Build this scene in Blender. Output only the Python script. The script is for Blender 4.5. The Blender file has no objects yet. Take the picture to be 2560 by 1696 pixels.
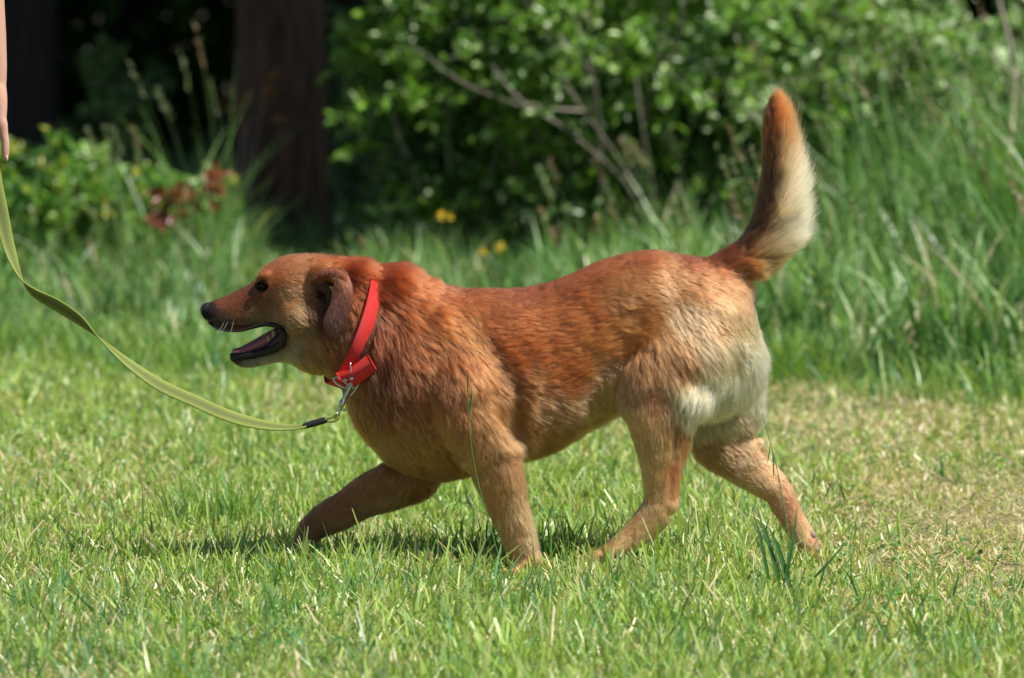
import bpy, bmesh, math, random
import numpy as np
from mathutils import Vector, Matrix
SC = bpy.context.scene
COL = SC.collection
random.seed(7)
rng = np.random.default_rng(11)
R = math.radians

# ------------------------------------------------------------------ camera
CAM = np.array([0.0, -9.0, 1.2]); F = 11250.0; PITCH = R(4.786)
cam = bpy.data.cameras.new('camera'); camo = bpy.data.objects.new('camera', cam); COL.objects.link(camo)
camo.location = CAM; camo.rotation_euler = (R(90) - PITCH, 0, 0)
cam.sensor_width = 23.5; cam.lens = F / 2560 * 23.5
cam.clip_start = 0.1; cam.clip_end = 500
cam.dof.use_dof = True; cam.dof.focus_distance = 8.93; cam.dof.aperture_fstop = 2.6
SC.camera = camo
SC.render.resolution_x = 1024; SC.render.resolution_y = 678
# ------------------------------------------------------------------ light
SUN = np.array([0.49, -0.25, 0.83]); SUN /= np.linalg.norm(SUN)
w = bpy.data.worlds.new('World'); SC.world = w; w.use_nodes = True
nt = w.node_tree; bg = nt.nodes['Background']
sky = nt.nodes.new('ShaderNodeTexSky'); sky.sky_type = 'NISHITA'; sky.sun_disc = False
sky.sun_elevation = math.asin(SUN[2]); sky.sun_rotation = math.atan2(SUN[0], SUN[1])
nt.links.new(sky.outputs[0], bg.inputs[0]); bg.inputs[1].default_value = 0.06
sl = bpy.data.lights.new('sun', 'SUN'); sl.energy = 5.0; sl.angle = R(0.5); sl.color = (1, 0.95, 0.87)
so = bpy.data.objects.new('sun', sl); COL.objects.link(so)
so.rotation_euler = Vector(SUN).to_track_quat('Z', 'Y').to_euler()
SC.view_settings.view_transform = 'Standard'; SC.view_settings.look = 'None'
SC.view_settings.exposure = 0.58; SC.view_settings.gamma = 1.0
try:
    SC.cycles.max_bounces = 8; SC.cycles.transparent_max_bounces = 8
except Exception: pass

# ------------------------------------------------------------------ projection helpers
cf = np.array([0, math.cos(PITCH), -math.sin(PITCH)]); cu = np.array([0, math.sin(PITCH), math.cos(PITCH)])
def ray(px, py):
    return cf + np.array([1.0, 0, 0]) * ((px - 1280) / F) + cu * ((848 - py) / F)
def P(px, py, y=0.0):
    d = ray(px, py); return CAM + d * ((y - CAM[1]) / d[1])
def G(px, py, z=0.0):
    d = ray(px, py); return CAM + d * ((z - CAM[2]) / d[2])
def toPX(p):                       # world (N,3) -> photo pixel coordinates on the side view of the dog
    v = p - CAM; dep = v @ cf
    return 1280 + v[:, 0] / dep * F, 848 - (v @ cu) / dep * F

# ------------------------------------------------------------------ scene tagging
def tag(o, label=None, cat=None, group=None, kind=None):
    if label: o['label'] = label
    if cat: o['category'] = cat
    if group: o['group'] = group
    if kind: o['kind'] = kind
    return o
def empty(name, loc=(0, 0, 0), **k):
    o = bpy.data.objects.new(name, None); COL.objects.link(o); o.location = loc; o.empty_display_size = .1
    return tag(o, **k)
def link(name, me, mat=None, parent=None, smooth=True, **k):
    o = bpy.data.objects.new(name, me); COL.objects.link(o)
    if mat: me.materials.append(mat)
    if parent is not None:
        o.parent = parent; o.location = -Vector(parent.location)
    if smooth: me.shade_smooth()
    return tag(o, **k)
def mesh_np(name, V, faces, col=None):
    """faces: (M,k) int array or list of such arrays"""
    me = bpy.data.meshes.new(name)
    if not isinstance(faces, list): faces = [faces]
    V = np.ascontiguousarray(V, dtype=np.float32)
    me.vertices.add(len(V)); me.vertices.foreach_set('co', V.ravel())
    tot = sum(f.size for f in faces); npoly = sum(len(f) for f in faces)
    me.loops.add(tot); me.loops.foreach_set('vertex_index', np.concatenate([f.ravel() for f in faces]).astype(np.int32))
    sizes = np.concatenate([np.full(len(f), f.shape[1], dtype=np.int32) for f in faces])
    st = np.concatenate([[0], np.cumsum(sizes)[:-1]]).astype(np.int32)
    me.polygons.add(npoly); me.polygons.foreach_set('loop_start', st)
    me.update(calc_edges=True)
    if col is not None:
        a = me.color_attributes.new('Col', 'FLOAT_COLOR', 'POINT')
        c = np.ones((len(V), 4), dtype=np.float32); c[:, :3] = col
        a.data.foreach_set('color', c.ravel())
    return me
def s2l(c):
    c = np.asarray(c, dtype=float) / 255
    return np.where(c <= .04045, c / 12.92, ((c + .055) / 1.055) ** 2.4)

# ------------------------------------------------------------------ noise
def _h(ix, iy, iz, s):
    n = (ix * 73856093) ^ (iy * 19349663) ^ (iz * 83492791) ^ (s * 2654435761)
    n = (n ^ (n >> 13)) * 1274126177 & 0x7fffffff
    n = (n ^ (n >> 15)) * 668265263 & 0x7fffffff
    return ((n >> 7) & 0xffff) / 65535.0
def noise(p, sc, seed=0):
    p = np.asarray(p, dtype=float) * sc + 1000.0
    i = np.floor(p).astype(np.int64); f = p - i; f = f * f * (3 - 2 * f)
    out = 0
    for dx in (0, 1):
        for dy in (0, 1):
            for dz in (0, 1):
                wgt = (f[:, 0] if dx else 1 - f[:, 0]) * (f[:, 1] if dy else 1 - f[:, 1]) * (f[:, 2] if dz else 1 - f[:, 2])
                out = out + wgt * _h(i[:, 0] + dx, i[:, 1] + dy, i[:, 2] + dz, seed)
    return out * 2 - 1
def norm(v):
    return v / np.maximum(np.linalg.norm(v, axis=-1, keepdims=True), 1e-9)

# ------------------------------------------------------------------ materials
def mat(name):
    m = bpy.data.materials.new(name); m.use_nodes = True
    return m, m.node_tree, m.node_tree.nodes['Principled BSDF']
def plain(name, rgb, rough=.6, metal=0, noise_amt=0.15, nscale=60, spec=.5, coat=0):
    m, t, b = mat(name)
    n = t.nodes.new('ShaderNodeTexNoise'); n.inputs['Scale'].default_value = nscale; n.inputs['Detail'].default_value = 4
    tc = t.nodes.new('ShaderNodeTexCoord'); t.links.new(tc.outputs['Object'], n.inputs['Vector'])
    mr = t.nodes.new('ShaderNodeMapRange'); mr.inputs[3].default_value = 1 - noise_amt; mr.inputs[4].default_value = 1 + noise_amt
    t.links.new(n.outputs['Fac'], mr.inputs[0])
    mx = t.nodes.new('ShaderNodeVectorMath'); mx.operation = 'SCALE'; mx.inputs[0].default_value = rgb
    t.links.new(mr.outputs[0], mx.inputs['Scale']); t.links.new(mx.outputs[0], b.inputs['Base Color'])
    bp = t.nodes.new('ShaderNodeBump'); bp.inputs['Strength'].default_value = .25; bp.inputs['Distance'].default_value = .002
    t.links.new(n.outputs['Fac'], bp.inputs['Height']); t.links.new(bp.outputs[0], b.inputs['Normal'])
    b.inputs['Roughness'].default_value = rough; b.inputs['Metallic'].default_value = metal
    b.inputs['Specular IOR Level'].default_value = spec; b.inputs['Coat Weight'].default_value = coat
    return m
def leafmat(name, trans=.35, gloss=.08, rough=.35, tint=(1, 1, 1)):
    m, t, b = mat(name)
    a = t.nodes.new('ShaderNodeAttribute'); a.attribute_name = 'Col'
    sc_ = t.nodes.new('ShaderNodeVectorMath'); sc_.operation = 'MULTIPLY'; sc_.inputs[1].default_value = tint
    t.links.new(a.outputs['Color'], sc_.inputs[0])
    t.links.new(sc_.outputs[0], b.inputs['Base Color'])
    b.inputs['Roughness'].default_value = rough; b.inputs['Specular IOR Level'].default_value = gloss * 6
    tr = t.nodes.new('ShaderNodeBsdfTranslucent')
    ht = t.nodes.new('ShaderNodeVectorMath'); ht.operation = 'MULTIPLY'; ht.inputs[1].default_value = (1.25, 1.3, .5)
    t.links.new(sc_.outputs[0], ht.inputs[0]); t.links.new(ht.outputs[0], tr.inputs[0])
    mx = t.nodes.new('ShaderNodeMixShader'); mx.inputs[0].default_value = trans
    t.links.new(b.outputs[0], mx.inputs[1]); t.links.new(tr.outputs[0], mx.inputs[2])
    t.links.new(mx.outputs[0], t.nodes['Material Output'].inputs[0])
    return m
def attrmat(name, rough=.7, spec=.3, bump=0, bscale=300):
    m, t, b = mat(name)
    a = t.nodes.new('ShaderNodeAttribute'); a.attribute_name = 'Col'
    t.links.new(a.outputs['Color'], b.inputs['Base Color'])
    b.inputs['Roughness'].default_value = rough; b.inputs['Specular IOR Level'].default_value = spec
    if bump:
        n = t.nodes.new('ShaderNodeTexNoise'); n.inputs['Scale'].default_value = bscale
        bp = t.nodes.new('ShaderNodeBump'); bp.inputs['Strength'].default_value = bump; bp.inputs['Distance'].default_value = .003
        t.links.new(n.outputs['Fac'], bp.inputs['Height']); t.links.new(bp.outputs[0], b.inputs['Normal'])
    return m
M_grass = leafmat('grass_blade', .35, .09, .38)
M_leaf = leafmat('leaf', .36, .10, .34)
M_leafdull = leafmat('leaf_dull', .25, .02, .6)
M_fur_skin = attrmat('coat_skin', .8, .2)

# ------------------------------------------------------------------ generic geometry
def catmull(A, n):
    A = np.asarray(A, dtype=float); k = len(A)
    Pd = np.vstack([2 * A[0] - A[1], A, 2 * A[-1] - A[-2]])
    out = []
    for i in range(k - 1):
        p0, p1, p2, p3 = Pd[i:i + 4]
        for s in range(n):
            t = s / n
            out.append(.5 * ((2 * p1) + (-p0 + p2) * t + (2 * p0 - 5 * p1 + 4 * p2 - p3) * t * t + (-p0 + 3 * p1 - 3 * p2 + p3) * t ** 3))
    out.append(A[-1]); return np.array(out)
def rings_mesh(C, A, B, ns=24, cap=True, ex=1.0, cone=None):
    """C centres, A/B half axis vectors per ring -> closed tube V, F(list)"""
    k = len(C); th = np.linspace(0, 2 * np.pi, ns, endpoint=False)
    c, s = np.cos(th), np.sin(th)
    if ex != 1.0: c = np.sign(c) * np.abs(c) ** ex; s = np.sign(s) * np.abs(s) ** ex
    V = C[:, None, :] + A[:, None, :] * c[None, :, None] + B[:, None, :] * s[None, :, None]
    V = V.reshape(-1, 3)
    i = np.arange(k - 1)[:, None] * ns; j = np.arange(ns)[None, :]; j2 = (j + 1) % ns
    Fq = np.stack([i + j, i + j2, i + ns + j2, i + ns + j], -1).reshape(-1, 4)
    fs = [Fq]
    if cap:
        V = np.vstack([V, C[0], C[-1]]); a, b = len(V) - 2, len(V) - 1
        jj = np.arange(ns); j2 = (jj + 1) % ns
        fs.append(np.stack([np.full(ns, a), j2, jj], -1)); o = (k - 1) * ns
        fs.append(np.stack([np.full(ns, b), o + jj, o + j2], -1))
    return V, fs
def tube3(pts, rad, ns=12, n=6, flat=None, up=(0, 1, 0)):
    """round tube through 3D points; rad per point; flat = ratio of the second axis"""
    D = np.hstack([np.asarray(pts, float), np.asarray(rad, float).reshape(-1, 1)])
    D = catmull(D, n); C = D[:, :3]; r = np.maximum(D[:, 3:], 1e-4)
    T = norm(np.gradient(C, axis=0)); U = np.tile(np.array(up, float), (len(C), 1))
    U[np.abs((T * U).sum(1)) > .95] = (1, 0, 0)
    A = norm(np.cross(T, U)); B = norm(np.cross(A, T))
    fl = 1.0 if flat is None else flat
    # rounded ends
    e = [.0, .45, .75, .92]
    Cs = [C[0] - T[0] * r[0] * (1 - q) * .9 for q in e[:1]] ; 
    C2 = np.vstack([[C[0] - T[0] * r[0] * math.cos(q * 1.57) * .95 for q in e], C, [C[-1] + T[-1] * r[-1] * math.cos(q * 1.57) * .95 for q in e[::-1]]])
    m = [math.sin(q * 1.57) + 1e-3 for q in e]
    r2 = np.concatenate([[r[0, 0] * q for q in m], r[:, 0], [r[-1, 0] * q for q in m[::-1]]])[:, None]
    A2 = np.vstack([[A[0]] * 4, A, [A[-1]] * 4]); B2 = np.vstack([[B[0]] * 4, B, [B[-1]] * 4])
    return rings_mesh(C2, A2 * r2, B2 * r2 * fl, ns)
class Bag:
    def __init__(s): s.V = []; s.F = {}; s.n = 0; s.C = []
    def add(s, VF, col=None):
        V, fs = VF
        if not isinstance(fs, list): fs = [fs]
        for f in fs: s.F.setdefault(f.shape[1], []).append(f + s.n)
        s.V.append(V); s.n += len(V)
        if col is not None:
            c = np.asarray(col, float); s.C.append(np.tile(c, (len(V), 1)) if c.ndim == 1 else c)
        return s
    def mesh(s, name='m'):
        return mesh_np(name, np.vstack(s.V), [np.vstack(f) for f in s.F.values()], np.vstack(s.C) if s.C else None)
def ellipsoid(c, rx, ry, rz, rot=None, ns=16, nr=9):
    ph = np.linspace(0.001, np.pi - .001, nr)
    C = np.zeros((nr, 3)); C[:, 2] = np.cos(ph)
    A = np.zeros((nr, 3)); A[:, 0] = np.sin(ph); B = np.zeros((nr, 3)); B[:, 1] = np.sin(ph)
    V, fs = rings_mesh(C, A, B, ns)
    V = V * np.array([rx, ry, rz])
    if rot is not None: V = V @ np.array(rot.to_3x3()).T
    return V + np.array(c), [f[:, ::-1] for f in fs]
def box(c, h, rot=None):
    s = np.array([[x, y, z] for x in (-1, 1) for y in (-1, 1) for z in (-1, 1)], float) * h
    if rot is not None: s = s @ np.array(rot.to_3x3()).T
    return s + np.array(c), np.array([[0, 1, 3, 2], [4, 6, 7, 5], [0, 4, 5, 1], [2, 3, 7, 6], [0, 2, 6, 4], [1, 5, 7, 3]])
def evaluated(me, mods, name='tmp'):
    o = bpy.data.objects.new(name, me); COL.objects.link(o)
    for typ, kw in mods:
        m = o.modifiers.new(typ, typ)
        for k, v in kw.items(): setattr(m, k, v)
    dg = bpy.context.evaluated_depsgraph_get(); ev = o.evaluated_get(dg)
    out = bpy.data.meshes.new_from_object(ev, depsgraph=dg)
    bpy.data.objects.remove(o); return out
def skin(verts, edges, radii, sub=2, root=0):
    """one continuous skinned surface from a joint graph"""
    me = bpy.data.meshes.new('sk'); me.from_pydata([tuple(v) for v in verts], edges, []); me.update()
    o = bpy.data.objects.new('sk', me); COL.objects.link(o)
    m = o.modifiers.new('s', 'SKIN'); m.use_smooth_shade = True
    for i, r in enumerate(radii):
        r = (r, r) if not hasattr(r, '__len__') else r
        me.skin_vertices[0].data[i].radius = r
        me.skin_vertices[0].data[i].use_root = (i == root)
    s = o.modifiers.new('d', 'SUBSURF'); s.levels = sub; s.render_levels = sub
    dg = bpy.context.evaluated_depsgraph_get(); out = bpy.data.meshes.new_from_object(o.evaluated_get(dg), depsgraph=dg)
    bpy.data.objects.remove(o); return out

# ================================================================== GROUND
def ground_z(x, y):
    return 0.0 * x
gm, t, b = mat('lawn_soil')
tc = t.nodes.new('ShaderNodeTexCoord')
n1 = t.nodes.new('ShaderNodeTexNoise'); n1.inputs['Scale'].default_value = 1.3; n1.inputs['Detail'].default_value = 6
n2 = t.nodes.new('ShaderNodeTexNoise'); n2.inputs['Scale'].default_value = 90; n2.inputs['Detail'].default_value = 5
mp = t.nodes.new('ShaderNodeMapping'); mp.inputs['Scale'].default_value = (1, .35, 1)
t.links.new(tc.outputs['Object'], mp.inputs[0]); t.links.new(mp.outputs[0], n1.inputs[0]); t.links.new(tc.outputs['Object'], n2.inputs[0])
r1 = t.nodes.new('ShaderNodeValToRGB'); r1.color_ramp.elements[0].color = (.07, .11, .03, 1); r1.color_ramp.elements[1].color = (.30, .24, .13, 1)
r1.color_ramp.elements[0].position = .35; r1.color_ramp.elements[1].position = .65
r2 = t.nodes.new('ShaderNodeValToRGB'); r2.color_ramp.elements[0].color = (.35, .35, .35, 1); r2.color_ramp.elements[1].color = (1.3, 1.3, 1.3, 1)
r2.color_ramp.elements[0].position = .3; r2.color_ramp.elements[1].position = .7
mm = t.nodes.new('ShaderNodeMixRGB'); mm.blend_type = 'MULTIPLY'; mm.inputs[0].default_value = 1
t.links.new(n1.outputs[0], r1.inputs[0]); t.links.new(n2.outputs[0], r2.inputs[0])
t.links.new(r1.outputs[0], mm.inputs[1]); t.links.new(r2.outputs[0], mm.inputs[2]); t.links.new(mm.outputs[0], b.inputs['Base Color'])
b.inputs['Roughness'].default_value = .95; b.inputs['Specular IOR Level'].default_value = .1
bp = t.nodes.new('ShaderNodeBump'); bp.inputs['Distance'].default_value = .01; t.links.new(n2.outputs[0], bp.inputs['Height']); t.links.new(bp.outputs[0], b.inputs['Normal'])
gs = 220
V = np.array([[-gs, -60, 0], [gs, -60, 0], [gs, 300, 0], [-gs, 300, 0]], float)
link('ground', mesh_np('ground', V, np.array([[0, 1, 2, 3]])), gm, kind='structure')

M_floor = plain('shaded_litter', (.030, .024, .014), .95, nscale=14, noise_amt=.6)  # dark litter sheet added to carry the wood's shade in its colour
V = np.array([[-60, 9.6, .004], [60, 9.6, .004], [60, 260, .004], [-60, 260, .004]], float)
link('forest_floor', mesh_np('forest_floor', V, np.array([[0, 1, 2, 3]])), M_floor, kind='structure')
# ================================================================== GRASS BLADES
def blades(pos, h, wd, lean, bend, c0, c1, segs=3, tipw=.12, az=None, la=None):
    """pos (N,3), h,wd,lean,bend (N,), c0/c1 (N,3): base and tip colour"""
    N = len(pos)
    az = rng.uniform(0, 2 * np.pi, N) if az is None else az
    la = rng.uniform(0, 2 * np.pi, N) if la is None else la
    wv = np.stack([np.cos(az), np.sin(az), np.zeros(N)], 1)
    lv = np.stack([np.cos(la), np.sin(la), np.zeros(N)], 1)
    ts = np.linspace(0, 1, segs + 1)
    V = np.zeros((N, segs + 1, 2, 3), np.float32); C = np.zeros((N, segs + 1, 2, 3), np.float32)
    for k, tt in enumerate(ts):
        ang = lean + bend * tt
        # integrate approx
        hor = h * (np.sin(lean) * tt + (np.sin(lean + bend) - np.sin(lean)) * tt * tt * .5)
        ver = h * (np.cos(lean) * tt + (np.cos(lean + bend) - np.cos(lean)) * tt * tt * .5)
        c = pos + lv * hor[:, None]; c[:, 2] = pos[:, 2] + ver
        wk = wd * (1 - (1 - tipw) * tt ** 2.2) * .5 * (.75 + .5 * math.sin(min(tt * 3.0, 1.57)))
        V[:, k, 0] = c - wv * wk[:, None]; V[:, k, 1] = c + wv * wk[:, None]
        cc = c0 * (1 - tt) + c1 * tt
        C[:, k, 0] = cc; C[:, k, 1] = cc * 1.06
    V[..., 2] = np.maximum(V[..., 2], .001)
    base = (np.arange(N) * (segs + 1) * 2)[:, None]
    ks = np.arange(segs)[None, :] * 2
    Fq = np.stack([base + ks, base + ks + 1, base + ks + 3, base + ks + 2], -1).reshape(-1, 4)
    return V.reshape(-1, 3), Fq, C.reshape(-1, 3)

def lawn_fields(p):
    """dryness 0..1 and tallness 0..1 of the mown lawn at ground points"""
    q = p.copy(); q[:, 2] = 0
    a = noise(q * [1, .5, 1], 1.3, 3) * .5 + noise(q * [1, .6, 1], 3.5, 4) * .35 + noise(q, 9, 5) * .25
    px, py = toPX(q)
    a = a + noise(q, 22, 6) * .35
    dry = .30 + a * .75
    dry += .85 * np.exp(-((px - 2350) / 480) ** 2 - ((py - 1270) / 150) ** 2)      # dry swath right of the dog
    dry += .55 * np.exp(-((px - 2100) / 800) ** 2 - ((py - 1040) / 90) ** 2)
    dry += .25 * np.exp(-((px - 2450) / 350) ** 2 - ((py - 1480) / 110) ** 2)
    dry += .30 * np.exp(-((px - 900) / 1000) ** 2 - ((py - 960) / 55) ** 2)
    tall = .25 + noise(q, 2.6, 9) * .45 + noise(q, 8, 10) * .35
    tall = tall + noise(q, 20, 12) * .35
    tall += .7 * np.exp(-((px - 1600) / 300) ** 2 - ((py - 1440) / 50) ** 2)
    tall += .9 * np.exp(-((px - 960) / 230) ** 2 - ((py - 1445) / 30) ** 2) + .8 * np.exp(-((px - 1700) / 300) ** 2 - ((py - 1445) / 30) ** 2)
    tall += .35 * np.exp(-((py - 1600) / 120) ** 2)
    tall -= 1.6 * np.exp(-((px - 1295) / 75) ** 2 - ((py - 1450) / 65) ** 2)      # taller fringe around the feet
    tall += .55 * np.exp(-((px - 1750) / 260) ** 2 - ((py - 1470) / 80) ** 2)
    tall += .75 * np.exp(-((px - 540) / 140) ** 2 - ((py - 1270) / 40) ** 2)
    tall += .55 * np.exp(-((px - 880) / 140) ** 2 - ((py - 1420) / 40) ** 2)
    tall -= .6 * np.exp(-((px - 2350) / 420) ** 2 - ((py - 1340) / 190) ** 2)
    return np.clip(dry, 0, 1), np.clip(tall, -.6, 1.3)

def scatter(n, x0, x1, y0, y1):
    return np.stack([rng.uniform(x0, x1, n), rng.uniform(y0, y1, n), np.zeros(n)], 1)
def wedge(n, y0, y1, m=.25):
    """points on the ground inside the (widened) field of view"""
    y = np.sqrt(rng.uniform((y0 + 9) ** 2, (y1 + 9) ** 2, n)) - 9
    hw = (y + 9) * 1280 / F * 1.0 + m
    return np.stack([rng.uniform(-1, 1, n) * hw, y, np.zeros(n)], 1)
def greens(n, k=None):
    r = rng.uniform(0, 1, (n, 1)); s = rng.uniform(0, 1, (n, 1))
    a = np.array([.15, .31, .05]); b_ = np.array([.42, .60, .14]); c = np.array([.16, .34, .17])
    col = a * (1 - r) + b_ * r
    col = np.where(s < .25, c * (.8 + .6 * r), col)
    return col
straw = np.array([.72, .62, .39])
parts = []
def edge_y(x): return 4.35 - .32 * np.clip(x, -2, 2) + .16 * np.sin(x * 3.1 + .5) + .12 * np.sin(x * 7.7) + .06 * np.sin(x * 17)
for (n, y0, y1, m, sc) in ((120000, -2.0, .9, .35, 1), (80000, .9, 3.0, .35, 1.15), (50000, 3.0, 4.9, .5, 1.35), (60000, -3.6, 6.2, 2.6, 1.5)):
    nb_ = 6; nc_ = n // nb_; p = wedge(nc_, y0, y1, m); dry, tall = lawn_fields(p)
    keep = rng.uniform(0, 1, nc_) > .45 * dry - .05
    p, dry, tall = p[keep], dry[keep], tall[keep]; nc_ = len(p)
    hc_ = np.repeat(rng.uniform(.5, 1.0, nc_) + rng.exponential(.30, nc_).clip(0, 1.5), nb_); tint = np.repeat(rng.uniform(0, 1, (nc_, 1)), nb_, axis=0)
    p = np.repeat(p, nb_, axis=0); dry = np.repeat(dry, nb_); tall = np.repeat(tall, nb_); n = len(p); p[:, :2] += rng.normal(0, .009, (n, 2))
    h = (.014 + .030 * rng.uniform(0, 1, n) + .040 * np.maximum(tall, 0) * rng.uniform(.1, 1, n) ** 1.3) * (1 + np.minimum(tall, 0)) * (1 - .45 * dry) * hc_
    wd = rng.uniform(.0024, .0056, n) * sc
    g = greens(n) * (1 - .45 * tint) + np.array([.42, .60, .13]) * tint * .42; isdry = (rng.uniform(0, 1, n) < dry * .78 + .03)[:, None]
    st = straw * rng.uniform(.6, 1.15, (n, 1))
    c0 = np.where(isdry, st * .8, g * np.array([1.15, .95, .9])); c1 = np.where(isdry, st, g)
    cut = (rng.uniform(0, 1, n) < .3)[:, None]; c1 = np.where(cut & ~isdry, g * .45 + straw * .55, c1)
    lean = rng.uniform(0, .55, n) + isdry[:, 0] * rng.uniform(.1, .8, n)
    parts.append(blades(p, h, wd, lean, rng.uniform(-.1, .9, n), c0, c1, 2, .45))
# flat thatch of clippings
for (n, y0, y1, m) in ((75000, -2.0, 3, .35), (30000, 3, 6, .5)):
    p = wedge(n, y0, y1, m); dry, tall = lawn_fields(p)
    keep = rng.uniform(0, 1, n) < .15 + .85 * dry; p = p[keep]; n = len(p); p[:, 2] = rng.uniform(.002, .016, n)
    st = straw * rng.uniform(.45, 1.25, (n, 1)); gg = greens(n) * .8
    c = np.where(rng.uniform(0, 1, (n, 1)) < .8, st, gg)
    parts.append(blades(p, rng.uniform(.015, .05, n), rng.uniform(.0012, .0026, n), rng.uniform(1.2, 1.62, n), rng.uniform(-.15, .15, n), c, c, 2, .6))
# longer tufts left by the mower
def tuft_at(px, py, n, hh, spread, z=0, cols=None, lean=.5):
    c = G(px, py); p = np.tile(c, (n, 1)); p[:, :2] += rng.normal(0, spread, (n, 2)); p[:, 2] = 0
    g = greens(n) * .9 if cols is None else cols * rng.uniform(.7, 1.2, (n, 1))
    return blades(p, hh * rng.uniform(.35, 1.1, n), rng.uniform(.0025, .0055, n), rng.uniform(0, lean, n), rng.uniform(0, .8, n), g * .85, g, 4, .1)
parts.append(tuft_at(560, 1300, 260, .12, .075)); parts.append(tuft_at(470, 1290, 120, .09, .05))
for (px, n, hh) in ((1190, 26, .12), (1215, 14, .09), (1375, 40, .13), (1415, 34, .12), (1470, 22, .09), (1580, 30, .06), (1690, 34, .06), (1780, 30, .06), (900, 70, .05), (830, 60, .05), (1000, 40, .05)):
    parts.append(tuft_at(px, 1420 + random.uniform(-35, -5), n, hh, .03, cols=np.array([.12, .27, .05]), lean=.45))
for i in range(520):
    px = random.uniform(-60, 2620); py = random.uniform(1060, 1700)
    if px > 1950 and random.random() < .7 and py < 1550: continue
    parts.append(tuft_at(px, py, random.randint(6, 18), random.uniform(.035, .085), .016, cols=None if i % 3 else np.array([.09, .22, .07]), lean=.8))
for i in range(260):
    x_ = random.uniform(-2, 2.1); y_ = float(edge_y(np.array([x_]))[0]) - random.expovariate(1 / .22); c_ = np.array([[x_, y_, 0]]); n = random.randint(10, 30)
    p = np.repeat(c_, n, axis=0); p[:, :2] += rng.normal(0, .05, (n, 2)); g = greens(n) * .8
    parts.append(blades(p, rng.uniform(.05, .2, n), rng.uniform(.003, .007, n), rng.uniform(0, .5, n), rng.uniform(0, 1, n), g, g, 4, .1))
for i in range(420):
    parts.append(tuft_at(random.uniform(-60, 2620), random.uniform(1440, 1730), random.randint(4, 12), random.uniform(.05, .12), .02, cols=None if i % 2 else np.array([.16, .34, .15]), lean=.9))
bag = Bag()
for (v, f, c) in parts: bag.add((v, f), c)
link('lawn_grass', bag.mesh(), M_grass, smooth=False, kind='stuff', label='short mown green lawn with dry straw patches under the dog')

# broad-leaved weeds in the lawn  (clover, plantain leaves)
def leaves(pos, d, n_, L, W, col, fold=.25, two=False):
    """pointed leaf quads: pos base, d direction, n_ normal"""
    d = norm(d); s = norm(np.cross(d, n_)); n_ = norm(np.cross(s, d)); L = L[:, None]; W = W[:, None]
    b0 = pos; t0 = pos + d * L - n_ * L * .12
    m1 = pos + d * L * .33; m2 = pos + d * L * .68 - n_ * L * .03
    V = np.stack([b0, m1 - s * W * .5 + n_ * W * fold, m1, m1 + s * W * .5 + n_ * W * fold,
                  m2 - s * W * .4 + n_ * W * fold, m2, m2 + s * W * .4 + n_ * W * fold, t0], 1)
    N = len(pos); o = (np.arange(N) * 8)[:, None]
    T = np.array([[0, 2, 1], [0, 3, 2], [4, 5, 7], [5, 6, 7]]); Q = np.array([[1, 2, 5, 4], [2, 3, 6, 5]])
    T = (o[:, :, None] + T[None]).reshape(-1, 3); Q = (o[:, :, None] + Q[None]).reshape(-1, 4)
    return (V.reshape(-1, 3), [T, Q]), np.repeat(col, 8, axis=0)
def rdir(n, zmin=-1, zmax=1):
    z = rng.uniform(zmin, zmax, n); a = rng.uniform(0, 2 * np.pi, n); r = np.sqrt(1 - z * z)
    return np.stack([r * np.cos(a), r * np.sin(a), z], 1)
bag = Bag(); n = 1500
p = wedge(n, -1.7, 4.5, .3); k = noise(p, 2.0, 33) > -.1; p = p[k]; n = len(p)
p = np.repeat(p, 3, axis=0); p[:, 2] = rng.uniform(.012, .035, n * 3)
a = np.tile(np.array([0, 2.09, 4.19]), n) + np.repeat(rng.uniform(0, 6, n), 3)
d = np.stack([np.cos(a), np.sin(a), rng.uniform(-.2, .5, n * 3)], 1)
col = np.array([.07, .19, .04]) * rng.uniform(.7, 1.5, (n * 3, 1))
g, c = leaves(p, d, np.tile([0, 0, 1.], (n * 3, 1)) + rng.normal(0, .3, (n * 3, 3)), rng.uniform(.009, .02, n * 3), rng.uniform(.009, .017, n * 3), col)
bag.add(g, c)
link('clover_leaves', bag.mesh(), M_leaf, smooth=False, kind='stuff', label='small clover and weed leaves scattered through the lawn')

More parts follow.
